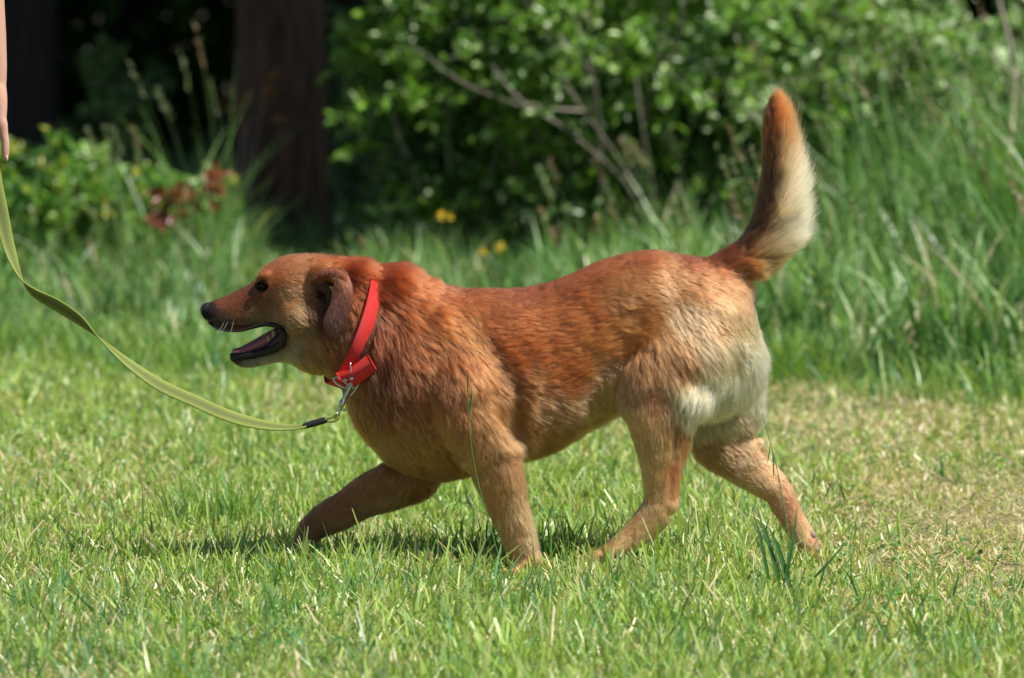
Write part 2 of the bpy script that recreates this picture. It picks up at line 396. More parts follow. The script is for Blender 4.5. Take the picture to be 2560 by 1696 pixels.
# ================================================================== TALL GRASS BANK
def tall_patch(name, n, x0, x1, y0, y1, hf, label, heads=0, cmul=1.0, wid=(.005, .013), pal=None):
    p = scatter(n, x0, x1, y0, y1)
    p[:, 1] = np.maximum(p[:, 1], edge_y(p[:, 0]) + rng.exponential(.10, n) * 1.0)
    cl = np.clip(.75 + noise(p, 2.2, 21) * .5 + noise(p, 6, 22) * .3, .25, 1.3)
    h = np.minimum(hf(p) * rng.uniform(.35, 1.1, n) * cl, .95)
    r = rng.uniform(0, 1, (n, 1))
    A = np.array([.045, .15, .035]); B_ = np.array([.28, .48, .15])
    if pal: A, B_ = np.array(pal[0]), np.array(pal[1])
    r = np.clip(r * .8 + noise(p, 3.2, 25)[:, None] * .45, 0, 1); g = (A * (1 - r) + B_ * r) * cmul
    hi_ = (rng.uniform(0, 1, (n, 1)) < .12) & (h[:, None] < .65); g = np.where(hi_, np.array([.50, .66, .36]) * cmul, g)  # pale blades paint bright glints into the colour
    dryb = rng.uniform(0, 1, (n, 1)) < .05
    g = np.where(dryb, straw * .8, g)
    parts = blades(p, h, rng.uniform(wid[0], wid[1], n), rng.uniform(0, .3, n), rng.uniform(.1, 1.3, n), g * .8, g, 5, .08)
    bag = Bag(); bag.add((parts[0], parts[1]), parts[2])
    if heads:
        q = scatter(heads, x0, x1, y0, y1); q[:, 1] = np.maximum(q[:, 1], edge_y(q[:, 0]) + .1)
        hh = hf(q) * rng.uniform(.85, 1.18, heads); ln = rng.uniform(.02, .16, heads); la = rng.normal(np.pi, .6, heads)
        cc = np.tile(np.array([.17, .28, .11]), (heads, 1)) * rng.uniform(.7, 1.3, (heads, 1))
        v = blades(q, hh, np.full(heads, .003), ln, np.full(heads, .35), cc, cc, 5, .6, la=la)
        bag.add((v[0], v[1]), v[2])
        # panicle
        lv = np.stack([np.cos(la), np.sin(la), np.zeros(heads)], 1)
        m = 26; tt = rng.uniform(.86, 1.05, (heads, m))
        hor = hh[:, None] * (np.sin(ln)[:, None] * tt + (np.sin(ln + .35) - np.sin(ln))[:, None] * tt * tt * .5)
        ver = hh[:, None] * (np.cos(ln)[:, None] * tt + (np.cos(ln + .35) - np.cos(ln))[:, None] * tt * tt * .5)
        c = q[:, None] + lv[:, None] * hor[..., None]; c[..., 2] = ver
        c = c.reshape(-1, 3); dd = rdir(len(c), 0, 1) + np.array([-.2, 0, .8])
        pc = np.array([.26, .31, .16]) if random.random() < 2 else None
        colr = np.repeat(pc[None] * rng.uniform(.7, 1.3, (heads, 1)), m, axis=0)
        pk = np.repeat(rng.uniform(0, 1, (heads, 1)) < .2, m, axis=0); colr = np.where(pk, np.array([.36, .25, .17]), colr)
        g2, c2 = leaves(c, dd, rdir(len(c)), rng.uniform(.012, .03, len(c)), rng.uniform(.004, .008, len(c)), colr)
        bag.add(g2, c2)
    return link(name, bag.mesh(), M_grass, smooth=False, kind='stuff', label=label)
def h_right(p):
    x = p[:, 0]; y = p[:, 1]
    return np.clip(.22 + .60 * np.clip((x - .45) / .8, 0, 1) + .07 * np.clip((y - 4.5), 0, 3), .1, 1.0) * np.clip(.28 + (y - edge_y(x)) * 1.05, .2, 1)
def h_left(p):
    x = p[:, 0]; y = p[:, 1]
    return np.clip(.32 + .06 * np.sin(x * 2.3 + .6) + .015 * (y - 5) - .17 * np.exp(-((x + .72) / .2) ** 2) - .11 * np.clip((x + .5) / .2, 0, 1), .10, .4) * np.clip(.26 + (y - edge_y(x)) * .75, .2, 1)
tall_patch('tall_grass', 17000, .1, 3.4, 3.3, 8.6, h_right, 'tall meadow grass with pale seed heads on the right bank behind the tail', heads=200, wid=(.006, .016))
tall_patch('meadow_grass', 20000, -3.2, .5, 3.9, 9.8, h_left, 'knee-high bright green grass at the lawn edge below the tree trunk', heads=25)
tall_patch('stalk_grass', 220, -1.48, -1.02, 7.2, 8.2, lambda p: .45 + .42 * np.clip((p[:, 0] + 1.5) / .4, 0, 1), 'tall thin grass stalks reaching up beside the left side of the reddish trunk', heads=12)
tall_patch('shaded_undergrowth', 9000, -7, 7, 9.6, 16, lambda p: np.full(len(p), .42), 'darker grass and undergrowth beneath the trees', cmul=.8, wid=(.008, .016))  # cmul puts part of the shade into the blade colour

# ================================================================== SHRUBS AND TREES
def barkmat(name, ca, cb, scale=18, stretch=.18, bump=.9, dist=.02):
    m, t, b = mat(name)
    tc = t.nodes.new('ShaderNodeTexCoord'); mp = t.nodes.new('ShaderNodeMapping'); mp.inputs['Scale'].default_value = (1, 1, stretch)
    n1 = t.nodes.new('ShaderNodeTexNoise'); n1.inputs['Scale'].default_value = scale; n1.inputs['Detail'].default_value = 8; n1.inputs['Roughness'].default_value = .65
    v = t.nodes.new('ShaderNodeTexVoronoi'); v.inputs['Scale'].default_value = scale * 1.3; v.feature = 'DISTANCE_TO_EDGE'
    t.links.new(tc.outputs['Object'], mp.inputs[0]); t.links.new(mp.outputs[0], n1.inputs[0]); t.links.new(mp.outputs[0], v.inputs[0])
    r = t.nodes.new('ShaderNodeValToRGB'); r.color_ramp.elements[0].color = (*ca, 1); r.color_ramp.elements[1].color = (*cb, 1)
    r.color_ramp.elements[0].position = .35; r.color_ramp.elements[1].position = .68
    t.links.new(n1.outputs[0], r.inputs[0]); t.links.new(r.outputs[0], b.inputs['Base Color'])
    mu = t.nodes.new('ShaderNodeMath'); mu.operation = 'MULTIPLY_ADD'; mu.inputs[1].default_value = 1.5
    t.links.new(v.outputs['Distance'], mu.inputs[0]); t.links.new(n1.outputs[0], mu.inputs[2])
    bp = t.nodes.new('ShaderNodeBump'); bp.inputs['Strength'].default_value = bump; bp.inputs['Distance'].default_value = dist
    t.links.new(mu.outputs[0], bp.inputs['Height']); t.links.new(bp.outputs[0], b.inputs['Normal'])
    b.inputs['Roughness'].default_value = .75; b.inputs['Specular IOR Level'].default_value = .35
    return m
M_bark = barkmat('reddish_bark', (.030, .017, .013), (.16, .078, .052))
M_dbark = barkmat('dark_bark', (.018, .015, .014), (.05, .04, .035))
M_twig = barkmat('grey_twig', (.24, .20, .16), (.52, .46, .38), scale=40, bump=.3)
M_stem = plain('green_stem', (.12, .2, .05), .6)

def shrub(name, base, H, RX, RY, nst, ntw, nlf, L, pal, lab, cat='shrub', group=None, bare=(), bmat=None, lowcut=.15, droop=.35, lean=(0, 0), stemmat=None, stemr=.007, seed=0):
    rg = np.random.default_rng(100 + seed)
    root = empty(name, base, label=lab, cat=cat, group=group)
    base = np.array(base, float)
    sb = Bag(); LP = []; LD = []
    for i in range(nst):
        a = rg.uniform(0, 2 * np.pi); rr = math.sqrt(rg.uniform(0, 1))
        tip = base + np.array([math.cos(a) * rr * RX + lean[0], math.sin(a) * rr * RY + lean[1], H * (1 - .35 * rr * rr) * rg.uniform(.6, 1.05)])
        st = base + np.array([math.cos(a) * rr * RX * .2, math.sin(a) * rr * RY * .2, -.03])
        mid = st * .5 + tip * .5 + np.array([0, 0, H * .16]) + rg.normal(0, .05, 3) * H
        pts = catmull([st, st * .75 + mid * .25 + rg.normal(0, .02, 3), mid, tip], 5)
        rad = np.linspace(stemr, stemr * .25, len(pts)) * rg.uniform(.7, 1.2)
        sb.add(tube3(pts[::2], rad[::2], 5, 2))
        for j in range(ntw):
            tt = rg.uniform(lowcut, 1) ** .8; k = tt * (len(pts) - 1); k0 = min(int(k), len(pts) - 2); q = pts[k0] + (pts[k0 + 1] - pts[k0]) * (k - k0)
            ax = pts[min(k0 + 1, len(pts) - 1)] - pts[k0]; ax /= np.linalg.norm(ax) + 1e-9
            d = rg.normal(0, 1, 3); d = d - ax * d.dot(ax) * .8; d /= np.linalg.norm(d); d = d + ax * .6; d[2] += .15; d /= np.linalg.norm(d)
            tl = rg.uniform(.5, 1.2) * min(.38, H * .26) * (1.15 - .6 * tt)
            m = rg.integers(int(nlf * .6), nlf + 1); s = rg.uniform(.1, 1, m)
            pp = q + d * (tl * s)[:, None]; pp[:, 2] -= droop * tl * s * s
            LP.append(pp); dd = d[None] * .8 + rg.normal(0, .55, (m, 3)); dd[:, 2] -= droop * .5 * s; LD.append(dd)
            e = q + d * tl; e[2] -= droop * tl
            if j % 3 == 0: sb.add(tube3([q, (q + e) / 2 + np.array([0, 0, droop * tl * .15]), e], [stemr * .28, stemr * .2, stemr * .1], 4, 2))
    for (pl, r_) in bare: link('bare_branch', Bag().add(tube3(pl, np.linspace(r_, r_ * .4, len(pl)), 7, 5)).mesh(), M_twig, root)
    link('branches', sb.mesh(), stemmat or M_twig, root)
    LP = np.vstack(LP); LD = np.vstack(LD); ok = LP[:, 2] > .02; LP, LD = LP[ok], LD[ok]; n = len(LP)
    nn = rg.normal(0, .75, (n, 3)) + np.array([.25, -.7, .8])
    clump = noise(LP, 4.5, 40 + seed)[:, None] * .5 + .5
    A, B_ = np.array(pal[0]), np.array(pal[1])
    r = np.clip((clump - .5) * 1.8 + .35 + rg.uniform(0, .4, (n, 1)), 0, 1)
    col = (A * (1 - r) + B_ * r) * rg.uniform(.75, 1.25, (n, 1))
    if len(pal) > 2:
        k = rg.uniform(0, 1, (n, 1)) < pal[3]; col = np.where(k, np.array(pal[2]) * rg.uniform(.7, 1.2, (n, 1)), col)
    g, c = leaves(LP, LD, nn, L * rg.uniform(.6, 1.2, n), L * rg.uniform(.3, .55, n), col)
    lb = Bag(); lb.add(g, c)
    link('foliage', lb.mesh(), M_leaf, root, smooth=False)
    return root
def W(px, d, z=0.0):            # world point at photo column px, distance d from the camera
    return (float((px - 1280) / F * d), d - 9.0, z)

# the sunlit willow-like bush with pale bare branches
def br(pts): return [P(x, y, Y) for (x, y, Y) in pts]
bare = [
    (br([(1620, 560, 8.1), (1560, 440, 8.0), (1440, 330, 7.85), (1340, 265, 7.8), (1170, 200, 7.75), (1030, 100, 7.7)]), .0042),
    (br([(1600, 470, 8.1), (1530, 360, 7.9), (1450, 250, 7.8), (1400, 170, 7.8)]), .0045),
    (br([(1470, 265, 7.82), (1380, 258, 7.75), (1320, 245, 7.72)]), .005),
    (br([(1640, 560, 8.1), (1628, 420, 8.0), (1605, 300, 7.9), (1590, 180, 7.9)]), .005),
    (br([(1330, 262, 7.8), (1280, 215, 7.7), (1230, 150, 7.7)]), .005),
    (br([(1960, 330, 7.2), (1900, 290, 7.2), (1860, 250, 7.2)]), .005)]
PG = ((.035, .11, .015), (.22, .42, .05), (.42, .60, .24), .14)
PG2 = ((.08, .20, .05), (.28, .46, .14), (.46, .58, .34), .18)
shrub('leafy_shrub', W(1560, 17.6), 1.75, 1.15, .75, 60, 24, 20, .056, PG, 'large sunlit green bush with pale bare branches showing through behind the dog\'s back', bare=bare, lowcut=.22, stemr=.0065, seed=1)
shrub('leafy_shrub', W(1150, 17.9), 1.5, .46, .6, 30, 22, 20, .06, PG, 'green bush with dark gaps just right of the reddish trunk', lowcut=.25, seed=2)
shrub('leafy_shrub', W(2050, 17.6), 1.35, .75, .6, 42, 22, 20, .058, PG2, 'grey-green bush rising above the tall grass behind the tail', lowcut=.2, seed=3)
shrub('leafy_shrub', W(2460, 18.4), 1.25, .55, .55, 26, 20, 20, .05, PG2, 'bush under a bare twiggy gap at the top right corner', lowcut=.2, seed=4,
      bare=[(br([(2540, 260, 7.6), (2530, 120, 7.6), (2500, 0, 7.6), (2480, -120, 7.6)]), .012), (br([(2560, 330, 7.7), (2550, 200, 7.6), (2480, 130, 7.5)]), .01)])
shrub('leafy_shrub', W(905, 19.6), 1.1, .28, .35, 20, 18, 20, .04, ((.06, .15, .05), (.13, .25, .10), (.2, .3, .16), .1), 'soft grey-green bush hugging the right side of the trunk', lowcut=.1, seed=5)
# shaded and half-lit undergrowth at the left
PY = ((.06, .18, .03), (.20, .38, .07), (.42, .44, .05), .12)
for i, (px, d, H, rx, lab, pal) in enumerate([
    (60, 16.9, .60, .42, 'pale leafy weed clump at the left edge under the hand', PY),
    (250, 17.1, .56, .42, 'leafy weed clump with yellow-tipped leaves left of the red-leaved sprig', PY),
    (420, 17.5, .46, .30, 'low leafy weeds beside the tall grass left of the trunk', PY),
    (130, 20.0, .48, .5, 'dim weed bush behind the pale weed clump at far left', ((.05, .13, .02), (.18, .32, .06))),
    (300, 21.5, .85, .35, 'thin shaded bush with sparse pale leaves in the dark wood', ((.06, .14, .03), (.24, .38, .12)))]):
    shrub('weed_clump' if i < 3 else 'undergrowth_bush', W(px, d), H, rx, .35, 26 if i < 4 else 9, 13, 14, .06 if i < 4 else .07, pal, lab, cat='weeds' if i < 3 else 'bush', lowcut=.1, stemmat=M_stem, stemr=.006, seed=20 + i)
# young oaks with red leaves
shrub('red_leaved_sapling', W(480, 16.4), .47, .20, .1, 6, 4, 7, .055, ((.16, .035, .018), (.28, .085, .045)), 'small sapling with coppery red leaves in the grass left of the trunk', cat='sapling', lowcut=.75, stemr=.004, seed=31, droop=.2)
shrub('orange_leaved_sapling', W(600, 18.55), .98, .15, .08, 4, 3, 4, .06, ((.20, .05, .02), (.30, .15, .04)), 'thin sapling with orange leaves crossing the upper trunk', cat='sapling', lowcut=.85, stemr=.004, seed=33, droop=.5)

def tree(name, px, d, r, H, mat_, lab, crown=None, lean=0, pal=((.035, .11, .02), (.09, .2, .03)), L=.16, nl=9000, seed=0, buttress=.25, cat='tree'):
    rg = np.random.default_rng(500 + seed); b0 = np.array(W(px, d))
    root = empty(name, tuple(b0), label=lab, cat=cat)
    zs = np.concatenate([np.linspace(-.1, 2.2, 36), np.linspace(2.6, H, 12)])
    ns = 56; th = np.linspace(0, 2 * np.pi, ns, endpoint=False)
    V = []
    for z in zs:
        rr = r * (1 + buttress * math.exp(-max(z, 0) * 6)) * (1 - .6 * max(z, 0) / H)
        q = np.stack([np.cos(th) * 2.2, np.sin(th) * 2.2, np.full(ns, z * .55)], 1)
        q2 = np.stack([np.cos(th), np.sin(th), np.full(ns, z * .18)], 1)
        rad = rr * (1 + .07 * noise(q, 1.4, seed) + .05 * noise(q2, 7, seed + 1))
        V.append(np.stack([b0[0] + lean * z + rad * np.cos(th), b0[1] + rad * np.sin(th), np.full(ns, z)], 1))
    V = np.vstack(V); i = np.arange(len(zs) - 1)[:, None] * ns; j = np.arange(ns)[None]; j2 = (j + 1) % ns
    Fq = np.stack([i + j, i + j2, i + ns + j2, i + ns + j], -1).reshape(-1, 4)
    bg_ = Bag(); bg_.add((V, Fq))
    cb = np.array([b0[0] + lean * H * .6, b0[1], H * .6]); LP = []
    if crown:
        cx, cy, cz, rx, ry, rz = crown
        cc = np.array([b0[0] + cx, b0[1] + cy, cz])
        for k in range(26):
            dd = rdir(1)[0] * rg.uniform(.5, 1) ** .4; tip = cc + dd * [rx, ry, rz]
            st = np.array([b0[0], b0[1], min(H * .95, rg.uniform(.45, .95) * H)]); md = st * .45 + tip * .55 + [0, 0, .3]
            bg_.add(tube3([st, md, tip], [r * .35, r * .18, r * .05], 6, 4))
            m = nl // 26; LP.append(tip + rg.normal(0, 1, (m, 3)) * np.array([rx, ry, rz]) * .22)
    link('trunk', bg_.mesh(), mat_, root)
    if crown:
        LP = np.vstack(LP); n = len(LP); cl = noise(LP, 1.2, seed)[:, None] * .5 + .5
        col = np.array(pal[0]) * (1 - cl) + np.array(pal[1]) * cl
        g, c = leaves(LP, rdir(n), rdir(n, -.2, 1), L * rg.uniform(.7, 1.3, n), L * rg.uniform(.5, .8, n), col)
        lb = Bag(); lb.add(g, c); link('crown', lb.mesh(), M_leafdull, root, smooth=False)
    return root
tree('pine_tree', 700, 19.0, .196, 9, M_bark, 'thick reddish-brown trunk standing behind the dog\'s head', crown=(.1, .7, 4.2, 3.0, 2.3, 1.2), L=.24, nl=16000, seed=1, buttress=.08, lean=0.0)  # crown out of frame, shaped to shade the trunk and wood
tree('dark_tree', 62, 23.5, .17, 9, M_dbark, 'dark shaded trunk at the top left corner', crown=(.6, 1.6, 4.4, 3.6, 2.2, 1.3), L=.24, nl=13000, seed=2)  # low unseen crown, set to shade the left wood
TR = [(900, 27, .2), (1500, 25, .18), (2100, 26, .2), (2700, 24, .18), (-500, 25, .2), (350, 31, .16), (1250, 34, .2), (1900, 36, .2), (2500, 33, .2), (-900, 30, .2), (3300, 28, .2)]
WLAB = ['dark trunk deep in the wood just right of the reddish trunk', 'dark wood tree behind the middle of the large sunlit bush', 'dark wood tree behind the grey-green bush above the tail', 'dark wood tree beyond the top right corner',
        'dark wood tree beyond the left edge behind the weed clumps', 'thin dark trunk in the gap between the corner trunk and the reddish trunk', 'far dark wood tree hidden behind the green bush right of the trunk', 'far dark wood tree behind the tail',
        'far dark wood tree behind the tall grass at right', 'far dark wood tree well outside the left edge', 'dark wood tree well outside the right edge']
for i, (px, d, r) in enumerate(TR):
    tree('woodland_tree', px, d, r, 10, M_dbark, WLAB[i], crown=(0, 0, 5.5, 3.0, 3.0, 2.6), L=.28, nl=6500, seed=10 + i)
# far wood: one mass of foliage closing the view
n = 100000
LP = np.stack([rng.uniform(-14, 14, n), rng.uniform(19, 34, n), rng.uniform(0, 1, n) ** 1.1 * 6.5], 1)
LP[:, 1] = 17 + 14 * rng.uniform(0, 1, n) ** .7 + np.abs(LP[:, 0]) * -.1
keep = (noise(LP, .9, 77) > -.4) | ((LP[:, 1] > 25) & (LP[:, 2] < 3)); LP = LP[keep]; n = len(LP)
cl = noise(LP, 1.6, 78)[:, None] * .5 + .5
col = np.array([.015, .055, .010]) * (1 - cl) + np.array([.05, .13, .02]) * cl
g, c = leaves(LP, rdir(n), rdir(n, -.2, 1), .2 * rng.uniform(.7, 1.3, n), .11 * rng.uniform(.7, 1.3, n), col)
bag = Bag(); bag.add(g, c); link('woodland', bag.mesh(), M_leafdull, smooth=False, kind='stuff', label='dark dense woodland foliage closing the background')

# buttercups
M_petal = plain('yellow_petal', (.75, .52, .02), .35, noise_amt=.05)
def buttercup(px, py, Y, lab, s=.019):
    c = P(px, py, Y); root = empty('buttercup', (c[0], c[1], 0), label=lab, cat='flower', group='yellow flowers behind the dog')
    link('stem', Bag().add(tube3([[c[0] + .03, c[1], 0], [c[0] + .015, c[1] + .01, c[2] * .6], c], [.0018, .0016, .0014], 6, 4)).mesh(), M_stem, root)
    b_ = Bag()
    for k in range(5):
        a = k * 2 * math.pi / 5 + px; d = np.array([math.cos(a), -.35, math.sin(a)])
        rot = Vector(d).to_track_quat('X', 'Y').to_matrix()
        b_.add(ellipsoid(c + norm(d) * s * .5, s * .52, s * .12, s * .45, rot, 10, 6))
    link('petals', b_.mesh(), M_petal, root)
    link('flower_centre', Bag().add(ellipsoid(c + [0, -.004, 0], s * .25, s * .2, s * .25)).mesh(), plain('stamen', (.45, .3, .02), .7), root)
buttercup(1101, 526, 6.6, 'yellow buttercup, left one of the upper pair behind the dog\'s neck')
buttercup(1124, 528, 6.65, 'yellow buttercup, right one of the upper pair behind the dog\'s neck', .017)
buttercup(1206, 615, 6.4, 'yellow buttercup just above the dog\'s back, left of the lower pair')
buttercup(1249, 604, 6.45, 'yellow buttercup just above the dog\'s back, right of the lower pair', .021)

# ================================================================== DOG
# Stations are given on the side view (photo pixels on the vertical plane y); widths in metres.
FURPX = 7.0
def loft_tb(st, shrink=FURPX, ns=28, n=5, k=0.0, ends=True):
    """st: (top px, top py, bottom px, bottom py, half width m, y centre)"""
    D = catmull([list(s) + ([0.0] if len(s) == 5 else []) for s in st], n)
    C, A, B = [], [], []
    for (tx, ty, bx, by, hw, yc) in D:
        T = P(tx, ty, yc); Bo = P(bx, by, yc); a = (T - Bo) / 2; L = np.linalg.norm(a)
        a = a / L * max(L - shrink * .0008, .002)
        C.append((T + Bo) / 2); A.append(a); B.append(np.array([0, max(hw - shrink * .0004, .002), 0]))
    C, A, B = np.array(C), np.array(A), np.array(B)
    if ends:   # round off both ends
        def capr(i, s):
            d = norm(C[i] - C[i + s]) * min(np.linalg.norm(A[i]), np.linalg.norm(B[i])) * .8
            q = [(.98, .15), (.8, .6), (.5, .87), (0.25, .97)]
            return [(C[i] + d * u, A[i] * v, B[i] * v) for u, v in q]
        h = capr(0, 1); tl = capr(len(C) - 1, -1)[::-1]
        C = np.vstack([[x[0] for x in h], C, [x[0] for x in tl]]); A = np.vstack([[x[1] for x in h], A, [x[1] for x in tl]]); B = np.vstack([[x[2] for x in h], B, [x[2] for x in tl]])
    return rings_mesh(C, A, B, ns)
def limb(st, shrink=3.0, ns=20, n=6):
    """st: (px, py, in-plane radius px, lateral radius m, y)"""
    D = catmull(st, n); C = np.array([P(a, b_, y) for a, b_, _, _, y in D])
    T = np.gradient(C, axis=0); T[:, 1] = 0; T = norm(T)
    A = norm(np.cross(T, np.tile([0, 1., 0], (len(C), 1))))
    ra = np.maximum((D[:, 2] - shrink) * .0008, .002); rb = np.maximum(D[:, 3] - shrink * .0005, .002)
    q = [(.97, .2), (.8, .6), (.5, .87)]
    r0 = min(ra[0], rb[0]); r1 = min(ra[-1], rb[-1])
    Cc = np.vstack([[C[0] - T[0] * r0 * u for u, v in q], C, [C[-1] + T[-1] * r1 * u for u, v in q[::-1]]])
    Aa = np.vstack([[A[0] * ra[0] * v for u, v in q], A * ra[:, None], [A[-1] * ra[-1] * v for u, v in q[::-1]]])
    Bb = np.vstack([[[0, rb[0] * v, 0] for u, v in q], np.stack([0 * rb, rb, 0 * rb], 1), [[0, rb[-1] * v, 0] for u, v in q[::-1]]])
    return rings_mesh(Cc, Aa, Bb, ns)
def blob(px, py, y, rx, ry, rz, ang=0):
    """ellipsoid: rx, rz in px on the side view, ry in m, ang = rotation on the side view (deg, image clockwise)"""
    rot = Matrix.Rotation(R(ang), 3, 'Y')
    return ellipsoid(P(px, py, y), rx * .0008, ry, rz * .0008, rot, 20, 12)

body = Bag()
# trunk from rump to shoulders and neck
body.add(loft_tb([
    (1892, 806, 1901, 915, .022), (1880, 752, 1897, 955, .046), (1862, 700, 1872, 1000, .068), (1822, 664, 1825, 1040, .088), (1768, 648, 1768, 1052, .100), (1690, 628, 1685, 1050, .108),
    (1600, 624, 1590, 1030, .108), (1500, 646, 1500, 1062, .108), (1405, 690, 1400, 1122, .116), (1310, 712, 1300, 1162, .125),
    (1215, 715, 1195, 1192, .128), (1120, 710, 1075, 1204, .124), (1035, 676, 975, 1165, .113), (980, 658, 905, 1085, .098),
    (932, 657, 853, 985, .082), (880, 645, 800, 938, .072), (838, 640, 752, 925, .066), (800, 640, 725, 905, .060)]))
# skull and muzzle
body.add(loft_tb([
    (842, 642, 800, 870, .060), (795, 634, 765, 868, .062), (750, 633, 728, 855, .060), (706, 640, 705, 836, .056),
    (676, 654, 690, 818, .049), (652, 672, 676, 811, .042), (636, 697, 660, 810, .035), (618, 711, 640, 816, .034),
    (592, 725, 610, 827, .032), (562, 739, 582, 830, .031), (538, 748, 554, 829, .030), (521, 755, 534, 820, .026), (512, 763, 520, 806, .019)], shrink=2.5))
# lower jaw
body.add(loft_tb([(770, 800, 790, 935, .052), (735, 818, 757, 925, .046), (706, 852, 722, 908, .037), (680, 872, 692, 908, .031), (652, 878, 660, 915, .026), (622, 884, 627, 922, .022), (600, 888, 602, 921, .019), (586, 889, 588, 914, .014)], shrink=2.5))
# brow, cheek
for s in (-1, 1):
    body.add(blob(660, 690, s * .033, 22, .010, 10, -20)); body.add(blob(735, 790, s * .046, 48, .022, 42, 20)); body.add(blob(668, 742, s * .033, 28, .010, 12, 15))
    body.add(blob(800, 690, s * .052, 30, .018, 26))
body.add(blob(897, 684, 0, 52, .058, 30)); body.add(blob(1002, 716, 0, 74, .075, 44, 14))
# shoulders and upper arms
body.add(limb([(1095, 800, 34, .024, -.074), (1120, 868, 60, .034, -.080), (1150, 960, 84, .044, -.103), (1175, 1060, 84, .046, -.104), (1225, 1135, 72, .042, -.100)]))
body.add(limb([(1085, 760, 42, .030, .085), (1080, 860, 60, .038, .098), (1055, 960, 76, .042, .100), (1035, 1060, 78, .044, .095), (1040, 1150, 66, .040, .088)]))
body.add(blob(1005, 1000, 0, 84, .085, 130, 30))
# near front leg
body.add(limb([(1225, 1120, 78, .044, -.098), (1248, 1190, 64, .038, -.096), (1268, 1260, 54, .031, -.094), (1290, 1320, 47, .028, -.092), (1306, 1370, 40, .026, -.092), (1312, 1412, 35, .027, -.092)]))
body.add(limb([(1322, 1392, 30, .027, -.092), (1308, 1418, 28, .034, -.094), (1284, 1432, 22, .036, -.096), (1264, 1438, 15, .030, -.097)]))
# far front leg reaching forward
body.add(limb([(1045, 1120, 82, .045, .085), (1035, 1180, 70, .040, .085), (985, 1210, 62, .036, .084), (925, 1236, 54, .031, .083), (865, 1270, 47, .028, .082), (815, 1296, 42, .026, .081), (778, 1326, 36, .025, .080), (757, 1362, 30, .026, .080)]))
body.add(limb([(765, 1345, 26, .027, .080), (748, 1378, 24, .030, .080), (742, 1404, 18, .028, .080)]))
# near hind leg
body.add(limb([(1760, 770, 95, .035, -.068), (1720, 860, 125, .048, -.080), (1672, 950, 122, .050, -.088), (1652, 1020, 104, .046, -.094), (1652, 1090, 78, .040, -.098), (1654, 1160, 57, .032, -.100), (1654, 1215, 47, .027, -.100), (1652, 1252, 44, .025, -.100)]))
body.add(limb([(1676, 1262, 24, .020, -.100), (1652, 1266, 44, .026, -.100), (1626, 1300, 42, .025, -.100), (1594, 1332, 38, .025, -.100), (1562, 1358, 33, .028, -.101), (1532, 1376, 26, .032, -.102), (1500, 1388, 18, .031, -.103), (1480, 1396, 13, .028, -.103)]))
body.add(limb([(1712, 1100, 22, .014, -.100), (1690, 1180, 17, .012, -.100), (1680, 1245, 17, .013, -.100)]))
# far hind leg stretched back
body.add(limb([(1790, 820, 90, .035, .060), (1805, 930, 105, .045, .075), (1810, 1020, 92, .044, .085), (1800, 1090, 84, .038, .090), (1848, 1148, 64, .032, .092), (1896, 1188, 52, .027, .092), (1936, 1218, 45, .024, .092)]))
body.add(limb([(1938, 1202, 32, .019, .092), (1950, 1238, 40, .023, .092), (1974, 1286, 36, .021, .092), (1998, 1328, 35, .023, .092), (2018, 1362, 33, .028, .092), (2026, 1384, 24, .030, .092), (2008, 1398, 16, .030, .092)]))
body.add(limb([(1888, 1108, 20, .012, .092), (1922, 1164, 14, .010, .092), (1950, 1192, 13, .010, .092)]))
# hock points
body.add(blob(1684, 1254, -.100, 15, .011, 17)); body.add(blob(1952, 1196, .092, 14, .011, 14))
# toes of the four paws
def toes(px, py, y, ang, L=26, r=15, dy=.0155):
    for k, (o_, e) in enumerate(((-1.5, -.35), (-.5, .25), (.5, .25), (1.5, -.35))):
        body.add(blob(px + math.cos(R(ang)) * L * e, py + math.sin(R(ang)) * L * e, y + o_ * dy, L, .0095, r, ang))
toes(1262, 1436, -.097, 172); toes(738, 1414, .080, 120); toes(1476, 1396, -.104, 165); toes(2006, 1402, .092, 165)
# tail: a slim core, the plume is made of hair
body.add(limb([(1780, 696, 52, .034, 0), (1826, 670, 44, .029, 0), (1876, 646, 50, .028, 0), (1920, 594, 54, .027, 0), (1942, 520, 50, .026, 0), (1950, 450, 42, .025, .002), (1947, 385, 36, .022, .003), (1940, 320, 27, .018, .004), (1937, 262, 14, .011, .005)], shrink=0))
bm_ = body.mesh('body0')
bm2 = evaluated(bm_, [('REMESH', dict(mode='VOXEL', voxel_size=.0042)), ('SMOOTH', dict(factor=.5, iterations=6))])
# blend the shoulder and haunch into the trunk: extra relaxation there only
_n = len(bm2.vertices); _v = np.empty(_n * 3, np.float32); bm2.vertices.foreach_get('co', _v); _v = _v.reshape(-1, 3).astype(float); _x, _y = toPX(_v)
_w = np.clip((_x - 835) / 50, 0, 1) * np.clip((1880 - _x) / 60, 0, 1) * np.clip((1150 - _y) / 120, 0, 1)
_e = np.empty(len(bm2.edges) * 2, np.int32); bm2.edges.foreach_get('vertices', _e); _e = _e.reshape(-1, 2)
_deg = np.bincount(_e.ravel(), minlength=_n)[:, None].astype(float)
for _ in range(26):
    _a = np.zeros_like(_v)
    for _k in range(3): _a[:, _k] = np.bincount(_e[:, 0], _v[_e[:, 1], _k], _n) + np.bincount(_e[:, 1], _v[_e[:, 0], _k], _n)
    _v += (_a / np.maximum(_deg, 1) - _v) * (.6 * _w[:, None])
bm2.vertices.foreach_set('co', _v.astype(np.float32).ravel()); bm2.update()

